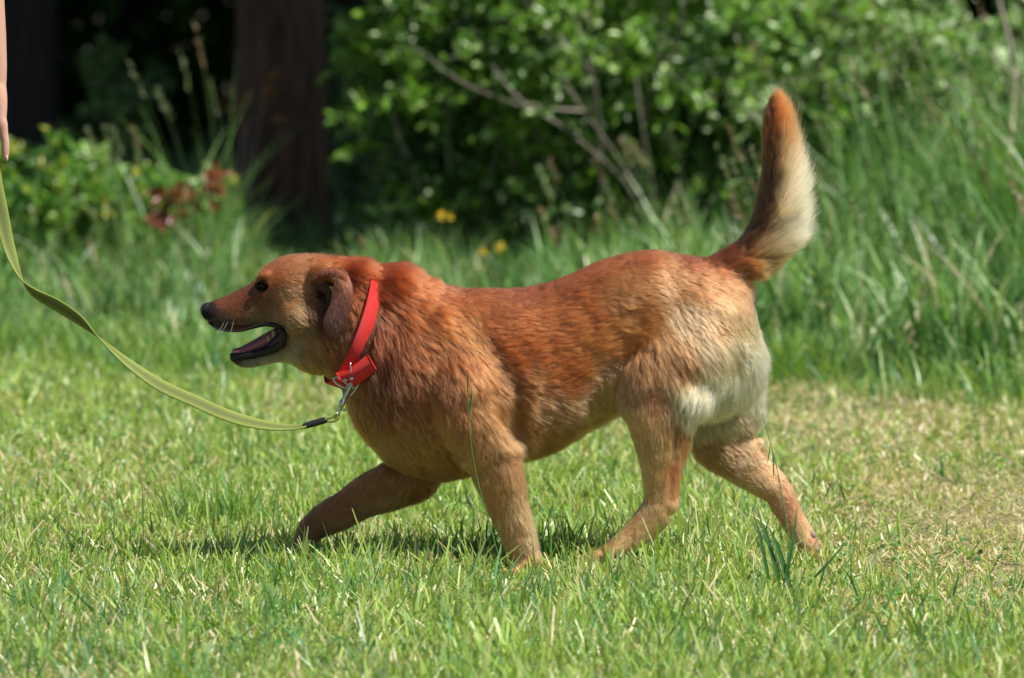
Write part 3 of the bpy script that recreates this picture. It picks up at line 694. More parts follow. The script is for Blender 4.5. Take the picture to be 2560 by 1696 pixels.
# ---- coat guides on the side view: px, py, direction (image x, y), length mm, lift, colour (sRGB)
RUST = (192, 106, 54); DEEP = (160, 78, 36); TAN = (206, 136, 84); LEG = (244, 186, 126); CREAM = (244, 214, 160); CHEST = (176, 118, 66)
GUIDES = [
    # muzzle and head
    (525, 775, 1, .2, 3, .12, (70, 50, 42)), (560, 755, 1, -.3, 4, .15, (150, 94, 66)), (580, 780, 1, -.3, 4, .15, (158, 100, 70)), (545, 805, 1, .3, 4, .15, (72, 64, 60)), (565, 795, 1, .3, 4, .15, (104, 80, 66)), (572, 818, 1, .3, 4, .15, (66, 60, 56)), (598, 822, 1, .3, 4, .15, (84, 74, 66)), (590, 800, 1, .1, 5, .15, (140, 96, 66)),(630, 812, 1, .1, 5, .15, (120, 104, 84)),
    (600, 745, 1, -.3, 4, .15, (150, 90, 60)), (600, 785, 1, 0, 5, .15, (156, 100, 68)), (635, 790, 1, .1, 6, .15, (158, 118, 84)), (625, 730, 1, -.6, 5, .15, (128, 80, 54)),
    (650, 760, 1, .3, 6, .15, (138, 86, 50)), (660, 672, 1, -.7, 6, .2, (190, 112, 66)), (675, 695, 1, -.4, 7, .2, (186, 112, 66)), (700, 650, 1, -.3, 8, .15, (184, 120, 78)), (750, 640, 1, 0, 10, .15, (190, 128, 84)),
    (720, 680, 1, .1, 9, .15, (186, 124, 80)), (700, 730, 1, .4, 9, .15, (150, 102, 60)), (725, 758, 1, .4, 10, .2, (186, 130, 80)), (690, 790, 1, .6, 9, .2, (160, 116, 72)),
    (760, 700, 1, .3, 11, .15, (190, 130, 84)), (800, 650, 1, .1, 18, .2, RUST), (745, 810, .8, .7, 14, .2, (150, 104, 60)), (720, 880, 1, .3, 10, .2, (176, 156, 118)), (670, 900, 1, .1, 6, .2, (170, 158, 130)), (620, 908, 1, .1, 5, .2, (150, 140, 122)),
    (590, 905, 1, 0, 3, .15, (90, 80, 70)), (770, 880, .8, .8, 18, .25, (160, 112, 66)), (765, 925, .6, .8, 16, .3, (150, 102, 56)),
    (785, 715, .8, .5, 10, .2, (84, 40, 20)), (800, 735, .6, .9, 12, .2, (44, 20, 12)), (812, 770, .5, 1, 14, .2, (58, 27, 14)), (806, 800, .4, 1, 16, .2, (96, 48, 24)), (768, 712, .7, .3, 12, .25, (200, 130, 80)), (785, 760, .7, .8, 12, .2, (120, 68, 36)),  # dark guides under the flap paint the ear's shade
    # ruff and neck
    (880, 640, .6, -.5, 30, .5, DEEP), (845, 640, .8, -.4, 22, .4, (175, 88, 42)), (850, 700, .8, .3, 26, .3, DEEP), (870, 760, .6, .8, 26, .3, (170, 88, 42)), (830, 850, .3, 1, 26, .3, (150, 82, 40)), (850, 900, .2, 1, 26, .3, (150, 84, 42)), (800, 925, .3, 1, 20, .3, (150, 96, 52)),
    (990, 662, .9, -.4, 34, .5, DEEP), (960, 690, 1, .2, 32, .35, (172, 86, 42)), (1035, 690, 1, .25, 34, .35, (176, 90, 44)), (990, 760, .8, .6, 36, .3, (170, 86, 42)), (960, 850, .5, .9, 36, .3, (150, 76, 36)), (930, 930, .2, 1, 34, .3, (124, 72, 36)),
    (1050, 780, .8, .6, 38, .28, RUST), (1020, 880, .6, .8, 36, .28, (176, 90, 42)), (900, 1010, .2, 1, 30, .25, (140, 90, 50)), (960, 1010, .35, 1, 30, .3, (134, 82, 44)), (930, 1120, .4, 1, 24, .25, (160, 118, 74)), (1010, 1120, .8, .6, 24, .25, (166, 118, 70)),
    # shoulder
    (1120, 720, 1, .1, 22, .2, (180, 94, 50)), (1110, 800, .9, .55, 30, .25, (198, 106, 50)), (1160, 820, .6, .85, 30, .3, (208, 122, 64)), (1130, 900, .6, .8, 30, .25, RUST), (1190, 930, .45, .9, 34, .3, (202, 114, 56)), (1100, 980, .5, .9, 26, .22, (184, 100, 48)), (1230, 1000, .4, .9, 34, .35, (204, 124, 66)),
    (1150, 1050, .3, 1, 20, .2, (194, 118, 62)), (1275, 1080, .5, .8, 36, .5, (200, 150, 104)), (1080, 1180, .9, .5, 18, .25, (168, 118, 72)),
    # back and ribs
    (1150, 712, 1, 0, 14, .12, (168, 86, 46)), (1300, 720, 1, 0, 14, .12, (170, 88, 48)), (1420, 690, 1, -.25, 16, .13, (172, 92, 50)), (1520, 645, 1, -.3, 18, .15, (176, 96, 54)), (1620, 625, 1, 0, 20, .2, (178, 94, 52)), (1720, 640, 1, .2, 24, .25, (140, 68, 38)), (1800, 650, 1, -.1, 26, .3, (120, 62, 36)),
    (1240, 800, 1, .15, 18, .13, (184, 104, 60)), (1350, 800, 1, -.15, 20, .15, (188, 108, 62)), (1270, 880, 1, -.1, 26, .2, (186, 102, 54)), (1370, 880, 1, -.25, 28, .2, (188, 104, 54)), (1450, 800, .95, -.25, 24, .16, (188, 110, 62)), (1480, 880, .9, -.35, 28, .2, (196, 118, 66)), (1420, 960, .9, -.4, 34, .3, (184, 100, 52)),
    (1320, 980, .9, .3, 30, .28, (184, 110, 60)), (1300, 1060, .8, .6, 30, .3, (186, 130, 76)), (1400, 1040, .8, .7, 30, .3, (182, 134, 84)), (1470, 1020, .7, .7, 28, .35, (196, 156, 108)), (1380, 1110, .8, .7, 24, .3, (176, 134, 84)), (1520, 1000, .5, .8, 24, .35, (200, 164, 112)),
    # rump and thigh
    (1560, 720, .9, .2, 20, .15, (196, 120, 72)), (1680, 700, .9, .3, 20, .15, (206, 132, 84)), (1780, 720, .8, .6, 18, .18, (204, 126, 76)), (1600, 790, .9, -.3, 22, .16, (202, 118, 64)), (1560, 870, .8, -.35, 28, .25, (206, 122, 64)), (1700, 800, .6, .7, 20, .15, (226, 168, 120)), (1800, 820, .7, .8, 20, .2, (220, 160, 110)),
    (1600, 900, .3, .9, 32, .5, (200, 122, 64)), (1660, 870, .4, .9, 30, .4, (198, 124, 68)), (1700, 900, .5, .8, 34, .45, (182, 124, 76)), (1780, 880, .6, .8, 32, .35, (226, 180, 128)), (1560, 950, .3, .9, 24, .4, (204, 148, 96)),
    (1860, 760, .5, .9, 16, .18, (226, 150, 92)), (1895, 810, .25, 1, 20, .2, (246, 208, 148)), (1882, 765, .3, 1, 16, .18, (228, 166, 108)), (1862, 800, .5, .9, 18, .18, (230, 176, 118)), (1830, 880, .5, .9, 26, .25, (234, 188, 132)), (1850, 880, .5, .9, 30, .6, CREAM), (1900, 900, .4, .9, 28, .55, (252, 224, 170)), (1820, 960, -.1, 1, 40, .5, (252, 228, 176)), (1895, 980, .4, .9, 32, .62, (252, 226, 174)), (1760, 980, -.6, .9, 42, .6, (252, 224, 168)), (1850, 1040, .6, .9, 22, .4, (236, 196, 144)),
    (1740, 1040, .1, 1, 30, .35, (232, 196, 146)), (1630, 1000, .0, 1, 12, .15, (218, 152, 106)), (1600, 1060, .1, 1, 10, .14, LEG), (1660, 1100, .1, 1, 12, .15, (234, 174, 116)), (1700, 1090, .3, 1, 18, .3, (196, 128, 80)),
    (1640, 1180, 0, 1, 8, .12, LEG), (1690, 1180, .1, 1, 9, .15, (216, 150, 104)), (1650, 1260, -.2, 1, 8, .15, (232, 180, 128)), (1590, 1330, -.8, .6, 8, .16, (236, 186, 134)), (1500, 1380, -1, .3, 7, .15, (220, 160, 112)),
    (1840, 1120, .8, .6, 10, .14, (222, 168, 122)), (1780, 1140, .8, .6, 14, .2, (208, 158, 106)), (1900, 1190, .9, .6, 8, .12, LEG), (1900, 1130, .7, .8, 10, .2, (226, 176, 128)), (1960, 1240, .5, .9, 6, .12, (232, 172, 128)), (2010, 1340, .5, .9, 7, .15, (236, 186, 134)), (2030, 1380, .4, .8, 6, .15, (216, 160, 120)),
    # front legs
    (1210, 1150, .2, 1, 12, .18, (212, 148, 102)), (1290, 1160, .3, 1, 16, .3, (216, 160, 112)), (1240, 1240, .2, 1, 10, .16, (222, 160, 112)), (1310, 1260, .35, 1, 18, .3, (226, 172, 122)), (1280, 1330, .2, 1, 11, .18, (226, 168, 120)), (1345, 1340, .5, 1, 18, .35, (230, 186, 140)), (1300, 1410, 0, 1, 8, .2, (222, 160, 112)),
    (1040, 1180, -.6, .8, 16, .25, (178, 130, 84)), (1090, 1215, .3, 1, 20, .35, (168, 120, 76)), (950, 1210, -.9, .4, 10, .15, (178, 126, 84)), (980, 1280, -.4, .9, 20, .3, (190, 152, 116)), (860, 1260, -.9, .5, 9, .15, (170, 116, 76)), (880, 1320, -.5, .8, 16, .3, (176, 132, 94)), (780, 1320, -.6, .8, 8, .15, (150, 100, 66)), (745, 1380, -.3, 1, 7, .15, (140, 96, 66)),  # far front leg darker: its shade is put into the colour
    # tail: left side holds dark hair plus shade put into the colour
    (1800, 680, .8, -.4, 26, .25, (170, 92, 48)), (1850, 680, .9, -.1, 38, .45, (176, 104, 56)), (1900, 675, .8, .0, 32, .42, (206, 160, 104)), (1850, 615, .8, -.7, 22, .25, (64, 40, 28)), (1880, 560, .3, -1, 28, .22, (52, 36, 28)), (1900, 480, .1, -1, 34, .25, (56, 36, 26)), (1915, 440, .1, -1, 40, .3, (70, 44, 28)), (1902, 400, .0, -1, 38, .3, (62, 40, 26)), (1906, 330, .05, -1, 42, .3, (80, 48, 28)),
    (1930, 610, .7, -.5, 52, .6, (190, 148, 100)), (1965, 620, .75, -.35, 50, .6, (240, 206, 150)), (1950, 540, .5, -.85, 54, .5, (170, 132, 88)), (1985, 530, .65, -.75, 58, .6, (244, 214, 160)), (1945, 450, .3, -.9, 60, .6, (120, 82, 50)), (1978, 450, .45, -.9, 62, .55, (232, 184, 126)), (1970, 370, .3, -.95, 60, .45, (204, 132, 76)), (1940, 350, .1, -1, 56, .35, (140, 78, 40)),
    (1960, 300, .1, -1, 56, .28, (176, 88, 42)), (1925, 290, .05, -1, 52, .22, (140, 74, 40)), (1938, 250, .0, -1, 42, .12, (156, 76, 38)),
]
GA = np.array([[g[0], g[1], g[2], g[3], g[4], g[5]] for g in GUIDES], float); GC = s2l(np.array([g[6] for g in GUIDES], float)); _m = GC.mean(1, keepdims=True); GC = np.clip((_m + (GC - _m) * np.array([1.0, .99, .95])) * np.array([.72, .65, .55]) * (1 + np.array([.36, .37, .22]) * np.clip(_m * 2.2 - .9, 0, 1)) * (.86 + .26 * np.clip(_m * 1.6, 0, 1)), .004, .95); _hd = ((GA[:, 0] < 790) & (GA[:, 0] > 600) & (GA[:, 1] < 945))[:, None]; GC = np.where(_hd, np.clip(GC * np.array([1.16, 1.24, 1.3]), 0, .9), GC); _dl = ((GC[:, 0] / GC[:, 1] < 2.6) & (_m[:, 0] < .42) & (GA[:, 0] > 800))[:, None]; GC = np.where(_dl, GC * np.array([1.03, .90, .84]), GC); _bk = ((GA[:, 1] < 800) & (GA[:, 0] > 1040) & (GA[:, 0] < 1820))[:, None]; GC = np.where(_bk, GC * np.array([.98, 1.10, 1.14]), GC); _nk = ((GA[:, 0] > 835) & (GA[:, 0] < 1070) & (GA[:, 1] < 1060))[:, None]; GC = np.where(_nk, GC * np.array([.90, .78, .66]), GC); _lg = (GA[:, 1] > 1040)[:, None]; GC = np.where(_lg, np.clip(GC * np.array([1.05, .97, .84]), 0, .9), GC)  # head tint offsets its shading; neck tint adds deep shade to the rust
GD = norm(GA[:, 2:4])
def guide(p, jitter=0):
    px, py = toPX(p)
    out = np.zeros((len(p), 7)); 
    q = np.stack([px, py], 1)
    if jitter: q = q + rng.normal(0, jitter, q.shape)
    for i in range(0, len(p), 50000):
        s = slice(i, i + 50000)
        d2 = ((q[s, None, :] - GA[None, :, :2]) ** 2).sum(-1) + 60
        # the tail guides rule only the tail, and the other way round
        w_ = d2 ** -2.0
        w_ /= w_.sum(1, keepdims=True)
        out[s, 0:2] = w_ @ GD; out[s, 2] = w_ @ GA[:, 4]; out[s, 3] = w_ @ GA[:, 5]; out[s, 4:7] = w_ @ GC
    return px, py, out
# collar plane (used to flatten the hair under the strap)
CT = P(938, 682, 0); CBt = P(836, 958, 0); CC = (CT + CBt) / 2; CAx = (CT - CBt) / 2; CLat = np.array([.022, -.083, -.002])
CN = norm(np.cross(CAx, CLat))
EYE = P(655, 716, -.040)

n_ = len(bm2.vertices); VB = np.empty(n_ * 3, np.float32); bm2.vertices.foreach_get('co', VB); VB = VB.reshape(-1, 3).astype(float)
# broad muscle and skin modelling: ridges along the shoulder blade, ribs and thigh
nrm = np.empty(n_ * 3, np.float32); bm2.vertices.foreach_get('normal', nrm); nrm = nrm.reshape(-1, 3)
px, py = toPX(VB)
disp = noise(VB, 18, 91) * .0022 + noise(VB, 45, 92) * .0008
def groove(x0, y0, x1, y1, wd, dp):
    d = np.array([x1 - x0, y1 - y0], float); L = np.linalg.norm(d); d /= L
    u = (px - x0) * d[0] + (py - y0) * d[1]; v = (px - x0) * -d[1] + (py - y0) * d[0]
    e = np.exp(-(v / wd) ** 2) / (1 + np.exp(-(u + 5) / 14)) / (1 + np.exp((u - L - 5) / 14))
    return -dp * e * (np.abs(nrm[:, 1]) > .1)
trunkm = (py < 1250)
disp += (groove(1165, 790, 1275, 960, 26, .007) + groove(1285, 960, 1290, 1110, 24, .010) + groove(1460, 1010, 1600, 800, 34, .007) + groove(1690, 930, 1790, 960, 30, .007)
         + groove(1690, 1080, 1672, 1250, 7, .006) + groove(985, 790, 960, 960, 26, .007) + groove(1040, 1000, 1180, 1190, 30, .006) + groove(1900, 1120, 1942, 1200, 7, .005) + groove(870, 700, 845, 900, 16, .004)
         - groove(1120, 820, 1200, 960, 30, .003) - groove(1560, 720, 1640, 690, 50, .004)) * trunkm
facem = px < 770
disp = np.where((px > 1850) & (py < 640), disp * .15, disp); disp = np.where(facem, disp * .25, disp); disp = np.where(py > 1150, disp * .5, disp)
VB2 = VB + nrm * disp[:, None]
bm2.vertices.foreach_set('co', VB2.astype(np.float32).ravel()); bm2.update()
gx, gy, go = guide(VB2)
base = go[:, 4:7] * (.42 + .20 * np.clip((16 - go[:, 2:3]) / 6, 0, 1) + .25 * np.clip((go[:, 5:6] - .35) / .2, 0, 1))  # skin under long hair darkened as shade between locks
def near_poly(px, py, pts):
    m = np.full(len(px), 1e9)
    for (a, b_) in zip(pts[:-1], pts[1:]):
        a = np.array(a, float); d = np.array(b_, float) - a; L2 = (d ** 2).sum()
        u = np.clip(((px - a[0]) * d[0] + (py - a[1]) * d[1]) / L2, 0, 1)
        m = np.minimum(m, np.hypot(px - a[0] - u * d[0], py - a[1] - u * d[1]))
    return m
LIPU = [(522, 808), (542, 822), (572, 828), (603, 827), (630, 819), (666, 811), (696, 816)]
LIPL = [(698, 816), (708, 836), (702, 860), (676, 876), (645, 884), (615, 890), (592, 892), (580, 888)]
dark = np.array([.012, .010, .010])
dl = np.minimum(near_poly(gx, gy, LIPU) - 1, near_poly(gx, gy, LIPL) + 3); dnose = np.hypot((gx - 516) / 1.1, (gy - 778))
mm_ = np.clip((9 - dl) / 4, 0, 1)[:, None]; base = base * (1 - mm_) + dark * mm_
mm_ = np.clip((26 - dnose) / 6, 0, 1)[:, None]; base = base * (1 - mm_) + dark * mm_
inmouth = (gx < 715) & (gx > 560) & (gy > 812) & (gy < 898) & (gy > 900 - (715 - 560) + (gx - 560) * -.0) if False else (gx < 712) & (gy > 816) & (gy < 893 - np.clip(gx - 600, 0, 110) * .28) & (gx > 575)
base[inmouth] = (.10, .025, .03)
eyed = np.hypot(gx - 655, gy - 716); mm_ = np.clip((17 - eyed) / 5, 0, 1)[:, None]; base = base * (1 - mm_) + dark * mm_
a = bm2.color_attributes.new('Col', 'FLOAT_COLOR', 'POINT'); c4 = np.ones((n_, 4), np.float32); c4[:, :3] = base; a.data.foreach_set('color', c4.ravel())

dog = empty('dog', (1280 * 0 + .1, 0, 0), label='rust-brown dog with cream rump and raised plumed tail, walking left with open mouth', cat='dog')
body_o = link('body', bm2, M_fur_skin, dog)

# ---- ears
def ear_mesh(side):
    y0 = -.060 * side if side == 1 else .060
    s = -1 if side == 1 else 1
    # flap: rows from the base fold down to the tip; each row (front x, y), (back x, y), outward y
    rows = [((790, 690), (850, 668), .058), ((812, 682), (868, 688), .070), ((835, 700), (879, 720), .080), ((834, 735), (879, 752), .086), ((822, 770), (873, 787), .090), ((810, 798), (866, 813), .092), ((812, 821), (859, 828), .092), ((826, 834), (846, 836), .090)]
    F_ = catmull([[a[0], a[1], b_[0], b_[1], y] for a, b_, y in rows], 4); V = []
    m = 9
    for r_ in F_:
        for k in range(m):
            u = k / (m - 1); bow = math.sin(u * math.pi) * .007
            V.append(P(r_[0] * (1 - u) + r_[2] * u, r_[1] * (1 - u) + r_[3] * u, s * (r_[4] + bow - .008 * (u > .8) * (u - .8) * 5)))
    V = np.array(V); N = len(V); th = .0035
    V2 = V.copy(); V2[:, 1] -= s * th
    nr = len(F_); i = np.arange(nr - 1)[:, None] * m; j = np.arange(m - 1)[None]
    q = np.stack([i + j, i + j + 1, i + m + j + 1, i + m + j], -1).reshape(-1, 4)
    edge = []
    rim = [k for k in range(m)] + [r_ * m + m - 1 for r_ in range(1, nr)] + [(nr - 1) * m + k for k in range(m - 2, -1, -1)] + [r_ * m for r_ in range(nr - 2, 0, -1)]
    e = np.array([[rim[k], rim[(k + 1) % len(rim)], rim[(k + 1) % len(rim)] + N, rim[k] + N] for k in range(len(rim))])
    fs = np.vstack([q[:, ::-1], q + N, e]) if s == -1 else np.vstack([q, q[:, ::-1] + N, e[:, ::-1]])
    return np.vstack([V, V2]), fs
ears = []
for side in (1, 2):
    v, f = ear_mesh(side); me = mesh_np('ear', v, f)
    me = evaluated(me, [('SUBSURF', dict(levels=1, render_levels=1))])
    nn_ = len(me.vertices); a = me.color_attributes.new('Col', 'FLOAT_COLOR', 'POINT'); c4 = np.ones((nn_, 4), np.float32); c4[:, :3] = s2l((60, 36, 26)) * .8
    a.data.foreach_set('color', c4.ravel()); eo = link('ear', me, M_fur_skin, dog); ears.append(me)
# upper fold of the ear and a dark blob painting the shaded opening in front of it
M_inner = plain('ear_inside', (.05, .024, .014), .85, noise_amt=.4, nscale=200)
M_innerpink = plain('ear_cartilage', (.42, .25, .15), .8)
for s in (-1, 1):
    e_ = Bag()
    e_.add(tube3([P(782, 706, s * .060), P(800, 690, s * .067), P(828, 680, s * .072), P(852, 690, s * .075), P(866, 715, s * .076)], [.006, .009, .010, .009, .007], 10, 5), s2l((110, 56, 30)))
    me = e_.mesh(); link('ear_fold', me, M_fur_skin, dog); ears.append(me)
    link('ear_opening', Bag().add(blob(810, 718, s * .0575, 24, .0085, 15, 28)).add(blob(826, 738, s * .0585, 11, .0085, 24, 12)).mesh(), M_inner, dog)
    link('ear_cartilage', Bag().add(tube3([P(826, 718, s * .066), P(832, 722, s * .069), P(835, 735, s * .069), P(830, 752, s * .067)], [.003, .0038, .0035, .0025], 8, 4)).mesh(), M_innerpink, dog)

# ---- face details
M_black = plain('lip_skin', (.010, .009, .010), .42, spec=.35, nscale=250, noise_amt=.3)
M_nose = plain('nose_skin', (.016, .016, .020), .30, spec=.6, nscale=500, noise_amt=.4)
M_lid = plain('eyelid_skin', (.004, .003, .003), .9, spec=.0)
M_eye = plain('eye_surface', (.010, .006, .005), .12, spec=.12, noise_amt=0)
M_tongue = plain('tongue_skin', (.24, .085, .10), .35, spec=.5, nscale=300, noise_amt=.2)
M_tooth = plain('tooth', (.36, .28, .14), .3, noise_amt=.15)
nb = Bag(); nb.add(ellipsoid(P(519, 772, 0), .0155, .0165, .0125, Matrix.Rotation(R(-20), 3, 'Y'), 20, 12)); nb.add(ellipsoid(P(522, 788, 0), .010, .012, .013, None, 16, 10))
nme = evaluated(nb.mesh(), [('REMESH', dict(mode='VOXEL', voxel_size=.0014)), ('SMOOTH', dict(factor=.5, iterations=4))])
no = link('nose', nme, M_nose, dog)
M_nostril = plain('nostril', (.003, .003, .003), .6)
for s in (-1, 1):
    link('nostril', Bag().add(ellipsoid(P(512, 777, s * .0105), .0042, .0035, .0028, Matrix.Rotation(R(25), 3, 'Y'))).mesh(), M_nostril, dog)
    # eye, lids
    ec = P(655, 716, s * .0385)
    eo = link('eye', Bag().add(ellipsoid(ec, .0082, .0066, .0070)).mesh(), M_eye, dog)
    lid = [ec + np.array([math.cos(a) * .0115, s * (.0035 + .0015 * math.sin(a * 2)), math.sin(a) * .0068 - math.cos(a) * .001]) for a in np.linspace(0, 2 * np.pi, 15)]
    link('eyelid', Bag().add(tube3(lid, [.0024] * 15, 8, 3)).mesh(), M_lid, dog)
    def yl(x): return s * float(np.interp(x, [512, 540, 585, 640, 676, 700, 715], [.014, .026, .031, .034, .041, .046, .048]))
    def yj(x): return s * float(np.interp(x, [578, 600, 626, 660, 692, 710], [.008, .017, .021, .026, .032, .044]))
    up = [P(x, y, yl(x)) for x, y in LIPU]; lo = [P(x, y, yj(x)) for x, y in LIPL]
    link('lip', Bag().add(tube3(up, [.0016, .0018, .0022, .0026, .0036, .0048, .0055], 10, 4)).mesh(), M_black, dog)
    link('lip', Bag().add(tube3(lo, [.0055, .0062, .0072, .0078, .0078, .0074, .0064, .005], 10, 4)).mesh(), M_black, dog)
    for (x, y, h, r_) in ((672, 842, 11, .0038), (685, 828, 13, .0046)):
        link('tooth', Bag().add(tube3([P(x, y + h * .7, s * .020), P(x - 2, y, s * .019), P(x - 3, y - h * .35, s * .018)], [r_, r_ * .8, r_ * .3], 8, 3)).mesh(), M_tooth, dog)
link('chin_lip', Bag().add(ellipsoid(P(588, 894, 0), .011, .015, .011)).mesh(), M_black, dog)
link('mouth_lining', Bag().add(loft_tb([(700, 822, 716, 858, .036), (684, 836, 694, 876, .029), (655, 868, 660, 888, .023), (620, 884, 622, 896, .018), (594, 889, 595, 900, .012)], 0)).mesh(), plain('gum', (.045, .016, .020), .4), dog)
link('tongue', Bag().add(loft_tb([(706, 812, 716, 850, .020), (684, 822, 692, 858, .020), (655, 838, 662, 872, .019), (622, 857, 627, 886, .018), (600, 868, 604, 890, .016), (586, 872, 588, 890, .011)], 0)).mesh(), M_tongue, dog)
M_whisk = plain('whisker', (.5, .48, .44), .4)
for s in (-1, 1):
    for (x0, y0, x1, y1, x2, y2) in ((571, 803, 560, 822, 548, 836), (585, 800, 580, 820, 575, 835), (560, 806, 552, 822, 540, 834)):
        if s == 1 and x0 == 585: continue
        link('whisker', Bag().add(tube3([P(x0, y0, s * .026), P(x1, y1, s * .036), P(x2, y2, s * .046)], [.0002, .00016, .0001], 5, 5)).mesh(), M_whisk, dog)
# claws and the hind pad
M_claw = plain('claw', (.05, .04, .035), .35); M_pad = plain('paw_pad', (.24, .17, .14), .7, nscale=300)
for (px_, py_, y_, sx) in ((1240, 1440, -.097, -1), (724, 1420, .080, -.5), (1450, 1403, -.104, -1), (1984, 1408, .092, -1)):
    for k in (-1.5, -.5, .5, 1.5):
        c = P(px_, py_, y_ + k * .0155); link('claw', Bag().add(tube3([c, c + [sx * .006, 0, -.001], c + [sx * .011, 0, -.006]], [.0032, .0026, .0008], 7, 3)).mesh(), M_claw, dog)
link('paw_pad', Bag().add(blob(2030, 1336, .088, 10, .015, 14, -25)).mesh(), M_pad, dog)
link('paw_pad', Bag().add(blob(2040, 1372, .090, 10, .02, 12, -10)).mesh(), M_pad, dog)

# ---- the coat: hair combed over the body
def sample(me, n):
    me.calc_loop_triangles(); nt_ = len(me.loop_triangles); tv = np.empty(nt_ * 3, np.int32); me.loop_triangles.foreach_get('vertices', tv); tv = tv.reshape(-1, 3)
    co = np.empty(len(me.vertices) * 3, np.float32); me.vertices.foreach_get('co', co); co = co.reshape(-1, 3).astype(float)
    no_ = np.empty(len(me.vertices) * 3, np.float32); me.vertices.foreach_get('normal', no_); no_ = no_.reshape(-1, 3).astype(float)
    a, b_, c = co[tv[:, 0]], co[tv[:, 1]], co[tv[:, 2]]
    fn = np.cross(b_ - a, c - a); ar = np.linalg.norm(fn, axis=1) * (1.0 - .45 * (fn[:, 1] > 0))
    t_ = rng.choice(nt_, n, p=ar / ar.sum()); u = rng.uniform(0, 1, (n, 2)); fl = u.sum(1) > 1; u[fl] = 1 - u[fl]
    u0, u1 = u[:, :1], u[:, 1:]; ww = 1 - u0 - u1
    return a[t_] * ww + b_[t_] * u0 + c[t_] * u1, norm(no_[tv[t_, 0]] * ww + no_[tv[t_, 1]] * u0 + no_[tv[t_, 2]] * u1)
def make_hair(name, me, n, ear=False, mat_=None):
    p, nn = sample(me, n); gx, gy, g = guide(p, 5)
    L = g[:, 2] * .001; L = np.where((gy > 1080) & (L < .016), L * 1.35 + .001, L); lift = g[:, 3].copy(); d2 = g[:, :2]; col = g[:, 4:7].copy()
    if ear:
        L[:] = .011; d2 = np.tile([-.1, 1.0], (n, 1)); lift[:] = .18
        dn = np.clip((gy - 700) / 110, 0, 1)[:, None]; col = s2l((112, 54, 30)) * (1 - dn) + s2l((74, 45, 36)) * dn
    if not ear:
        gm = np.exp(-(np.maximum(near_poly(gx, gy, LIPU[:4]) - 6, 0) / 13) ** 2)[:, None] * (gy > 790)[:, None]; col = col * (1 - .85 * gm) + np.array([.045, .040, .038]) * .85 * gm
    if not ear:
        tm = (gx > 1842) & (gy < 650)
        tc_ = np.interp(gy, [262, 320, 385, 450, 520, 594, 646], [1937, 1940, 1947, 1950, 1942, 1920, 1876]); tr_ = np.interp(gy, [262, 320, 385, 450, 520, 594, 646], [14, 27, 36, 42, 50, 54, 50])
        u_ = np.clip((gx - tc_) / tr_ * .5 + .5, 0, 1); v_ = np.clip((650 - gy) / 440, 0, 1); su = np.clip((u_ + rng.normal(0, .06, n) - .32) / .6, 0, 1); su = su * su * (3 - 2 * su); sv = np.clip((v_ + .10 * (u_ - .5) - .34) / .46, 0, 1); sv = sv * sv * (3 - 2 * sv)
        tcl = (s2l((62, 39, 27)) * (1 - su[:, None]) + s2l((240, 206, 156)) * su[:, None]); tip_ = s2l((92, 50, 28)) * (1 - su[:, None]) + s2l((186, 104, 54)) * su[:, None]  # dark left side mixes dark hair with painted shade
        tcl = tcl * (1 - sv[:, None]) + tip_ * sv[:, None]; rt = np.clip((gy - 590) / 60, 0, 1)[:, None] * .8; tcl = tcl * (1 - rt) + col * rt
        col = np.where(tm[:, None], tcl, col)
        tx = np.interp(gy, [262, 385, 450, 520, 594, 646], [-.02, -.10, .0, .22, .55, .9]); td = norm(np.stack([tx + .55 * su * (1 - .6 * v_), -np.ones(n)], 1))
        d2 = np.where(tm[:, None], td, d2); L = np.where(tm, (.034 + .038 * su) * np.clip((gy - 180) / 140, .6, 1), L); lift = np.where(tm, .22 + .30 * su * (1 - .5 * v_), lift)
    # bare places
    dl = np.minimum(near_poly(gx, gy, LIPU) - 2, near_poly(gx, gy, LIPL) + 2)
    keep = np.ones(n, bool)
    if not ear:
        eyed = np.hypot((gx - 655) / 1.15, gy - 716); dn_ = np.hypot((gx - 519), gy - 778)
        inm = (gx < 712) & (gx > 575) & (gy > 812) & (gy < 896 - np.clip(gx - 600, 0, 110) * .3)
        keep = (dl > 2.5) & (eyed > 14) & (dn_ > 20) & ~inm &  (np.hypot(gx - 2036, gy - 1334) > 10) & (p[:, 2] > -.015)
        keep &= ~(np.hypot(gx - 812, gy - 728) < 26) | (np.abs(p[:, 1]) < .03)
        L *= np.clip((dl + 4) / 18, .35, 1) * np.clip(eyed / 40, .4, 1)
        # the strap presses the hair down
        cd = (p - CC) @ CN; onc = (np.abs(cd) < .017) & (gy > 742)
        L = np.where(onc, .008, L); lift = np.where(onc, .05, lift)
        # hair just in front of the collar stays short of it
        infr = (gy > 735) & (cd * np.sign(CN[0]) < -.017) & (cd * np.sign(CN[0]) > -.040); L = np.where(infr & (p[:, 1] < 0), np.minimum(L, .022), L)
    from mathutils.kdtree import KDTree
    nc = max(60, n // 38); ci = rng.choice(n, nc, replace=False); kd = KDTree(nc)
    for a_, k_ in enumerate(ci): kd.insert(p[k_], a_)
    kd.balance(); cid = np.fromiter((kd.find(q_)[1] for q_ in p), np.int64, n); cc_ = p[ci][cid]
    crnd = rng.normal(0, 1, (nc, 4))[cid]
    tailm = (gx > 1835) & (gy < 720)
    cl1 = noise(p, 42, 201); cl2 = noise(p, 42, 202); cb1 = noise(p, 95, 203); cb2 = noise(p, 95, 204); wide = noise(p, 11, 205)
    keep &= rng.uniform(0, 1, n) < np.clip(1.3 - L * 9, .55, 1)
